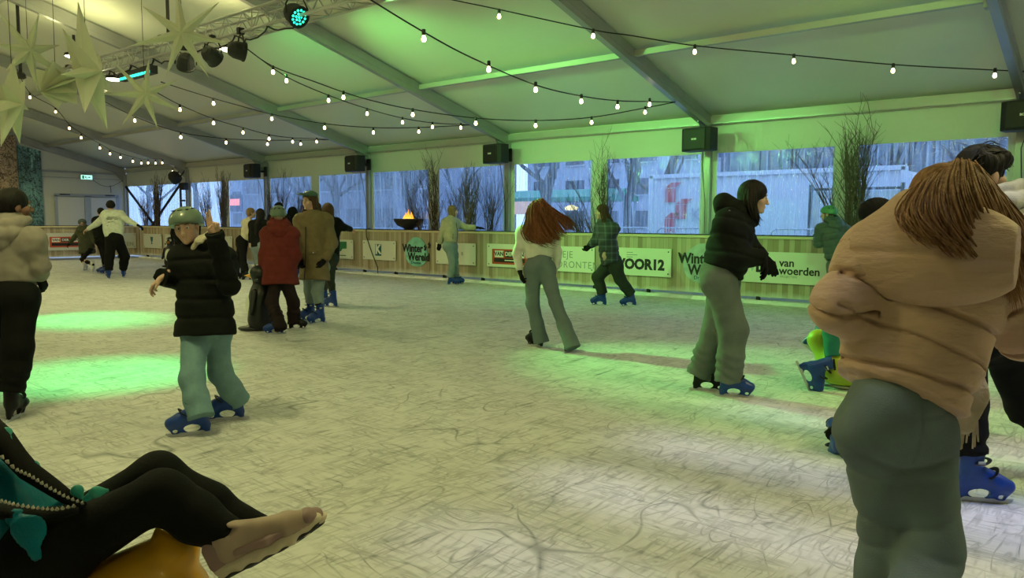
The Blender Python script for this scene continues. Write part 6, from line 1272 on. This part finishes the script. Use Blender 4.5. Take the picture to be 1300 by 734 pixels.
# ------------------------------------------------------------------ lamps of the tent and added fill lights
WARM = (1., .93, .40); GREENL = (.22, 1., .2); LAV = (.78, .74, 1.)
for i, q in enumerate(FLP):
    lamp('SPOT', q-Z*.08, WARM, PD[i], q-Z*5, .12, 165, .6, name='flood_and_fill_light')
    lamp('SPOT', (q[0], q[1]-.5, max(q[2]+.15, 4.66)), WARM, PU[i], q+Z*5, .15, 170, .8, name='roof_fill_light')
for q, e in (((-3, -12.5, 4.6), EX[0]), ((3.5, -8, 4.4), EX[1]), ((-12, -14, 4.6), EX[2]), ((4, -16, 4.6), EX[3]), ((-21, -10, 4.8), EX[4]), ((-26, -5, 4.2), EX[5])):  # unseen floods added for general light and to lift the end wall
    lamp('SPOT', q, WARM, e, (q[0], q[1], 0), .3, 165, .6, name='flood_and_fill_light')
for q, e in (((-3, -13., 4.3), UPS[0]), ((1.5, -9, 4.3), UPS[1]), ((-7.5, -14, 4.4), UPS[2]), ((-14, -13.5, 4.4), UPS[3]), ((-22, -12.5, 4.4), UPS[4]), ((5, -5, 3.2), UPS[5])):
    lamp('SPOT', q, WARM, e, (q[0]-1, q[1]+3, 9), .3, 170, .8, name='roof_fill_light')  # lights without fixtures, added to brighten the roof
lamp('SPOT', pB+unit(AIM_B-pB)*.12, GREENL, GB, AIM_B, .06, 75, .9, name='green_stage_light')
lamp('SPOT', pB+V3(.2, .1, .0), (.05, 1., .2), G4, (-13., -2.6, 4.15), .06, 52, 1., name='green_stage_light')
lamp('SPOT', pA+unit(AIM_A-pA)*.12, GREENL, GA, AIM_A, .06, 34, .9, name='green_stage_light')
lamp('SPOT', (-13, -9.5, 4.4), (0, 1., .22), G1, (-9.9, -9.2, 0), .05, 26, 1., name='green_stage_light')
lamp('SPOT', (-4.3, -8.7, 4.35), (0, 1., .22), G2, (-5.7, -10.75, 0), .05, 28, 1., name='green_stage_light')
lamp('SPOT', (-6., -7.3, 4.2), GREENL, G3, (-6.5, 0, 1.6), .06, 80, .9, name='green_stage_light')
lamp('SPOT', (.5, -7.3, 4.2), GREENL, G3*.8, (-2.8, 0, 1.2), .06, 60, .9, name='green_stage_light')
for yy, e in ((-8.15, .7), (-9.35, 1.), (-10.35, 1.), (-11.3, .7)):
    lamp('AREA', (1.2, yy, 4.2), LAV, LV*e, (1.2, yy-.001, 0), sx=4.2, sy=.2, spread=15, name='lavender_band_light')  # unseen narrow lights, added and shaped to lay lavender bands on the ice
lamp('SPOT', (2.2, -9.4, 3.2), (.12, .2, 1.), BL, (1.25, -9.5, .1), .05, 22, .9, name='blue_stage_light')
sc = bpy.context.scene
cd = bpy.data.cameras.new('camera'); co = bpy.data.objects.new('camera', cd); COL.objects.link(co); sc.camera = co
cd.sensor_fit = 'HORIZONTAL'; cd.sensor_width = 36; cd.lens = FPX/1300*36; cd.clip_start = .05; cd.clip_end = 500
co.matrix_world = Matrix(((RT[0], UP[0], -FW[0], CAM[0]), (RT[1], UP[1], -FW[1], CAM[1]), (RT[2], UP[2], -FW[2], CAM[2]), (0, 0, 0, 1)))
sc.view_settings.view_transform = 'Standard'; sc.view_settings.look = 'None'; sc.view_settings.gamma = 1; sc.view_settings.use_curve_mapping = False; sc.view_settings.exposure = EXPO
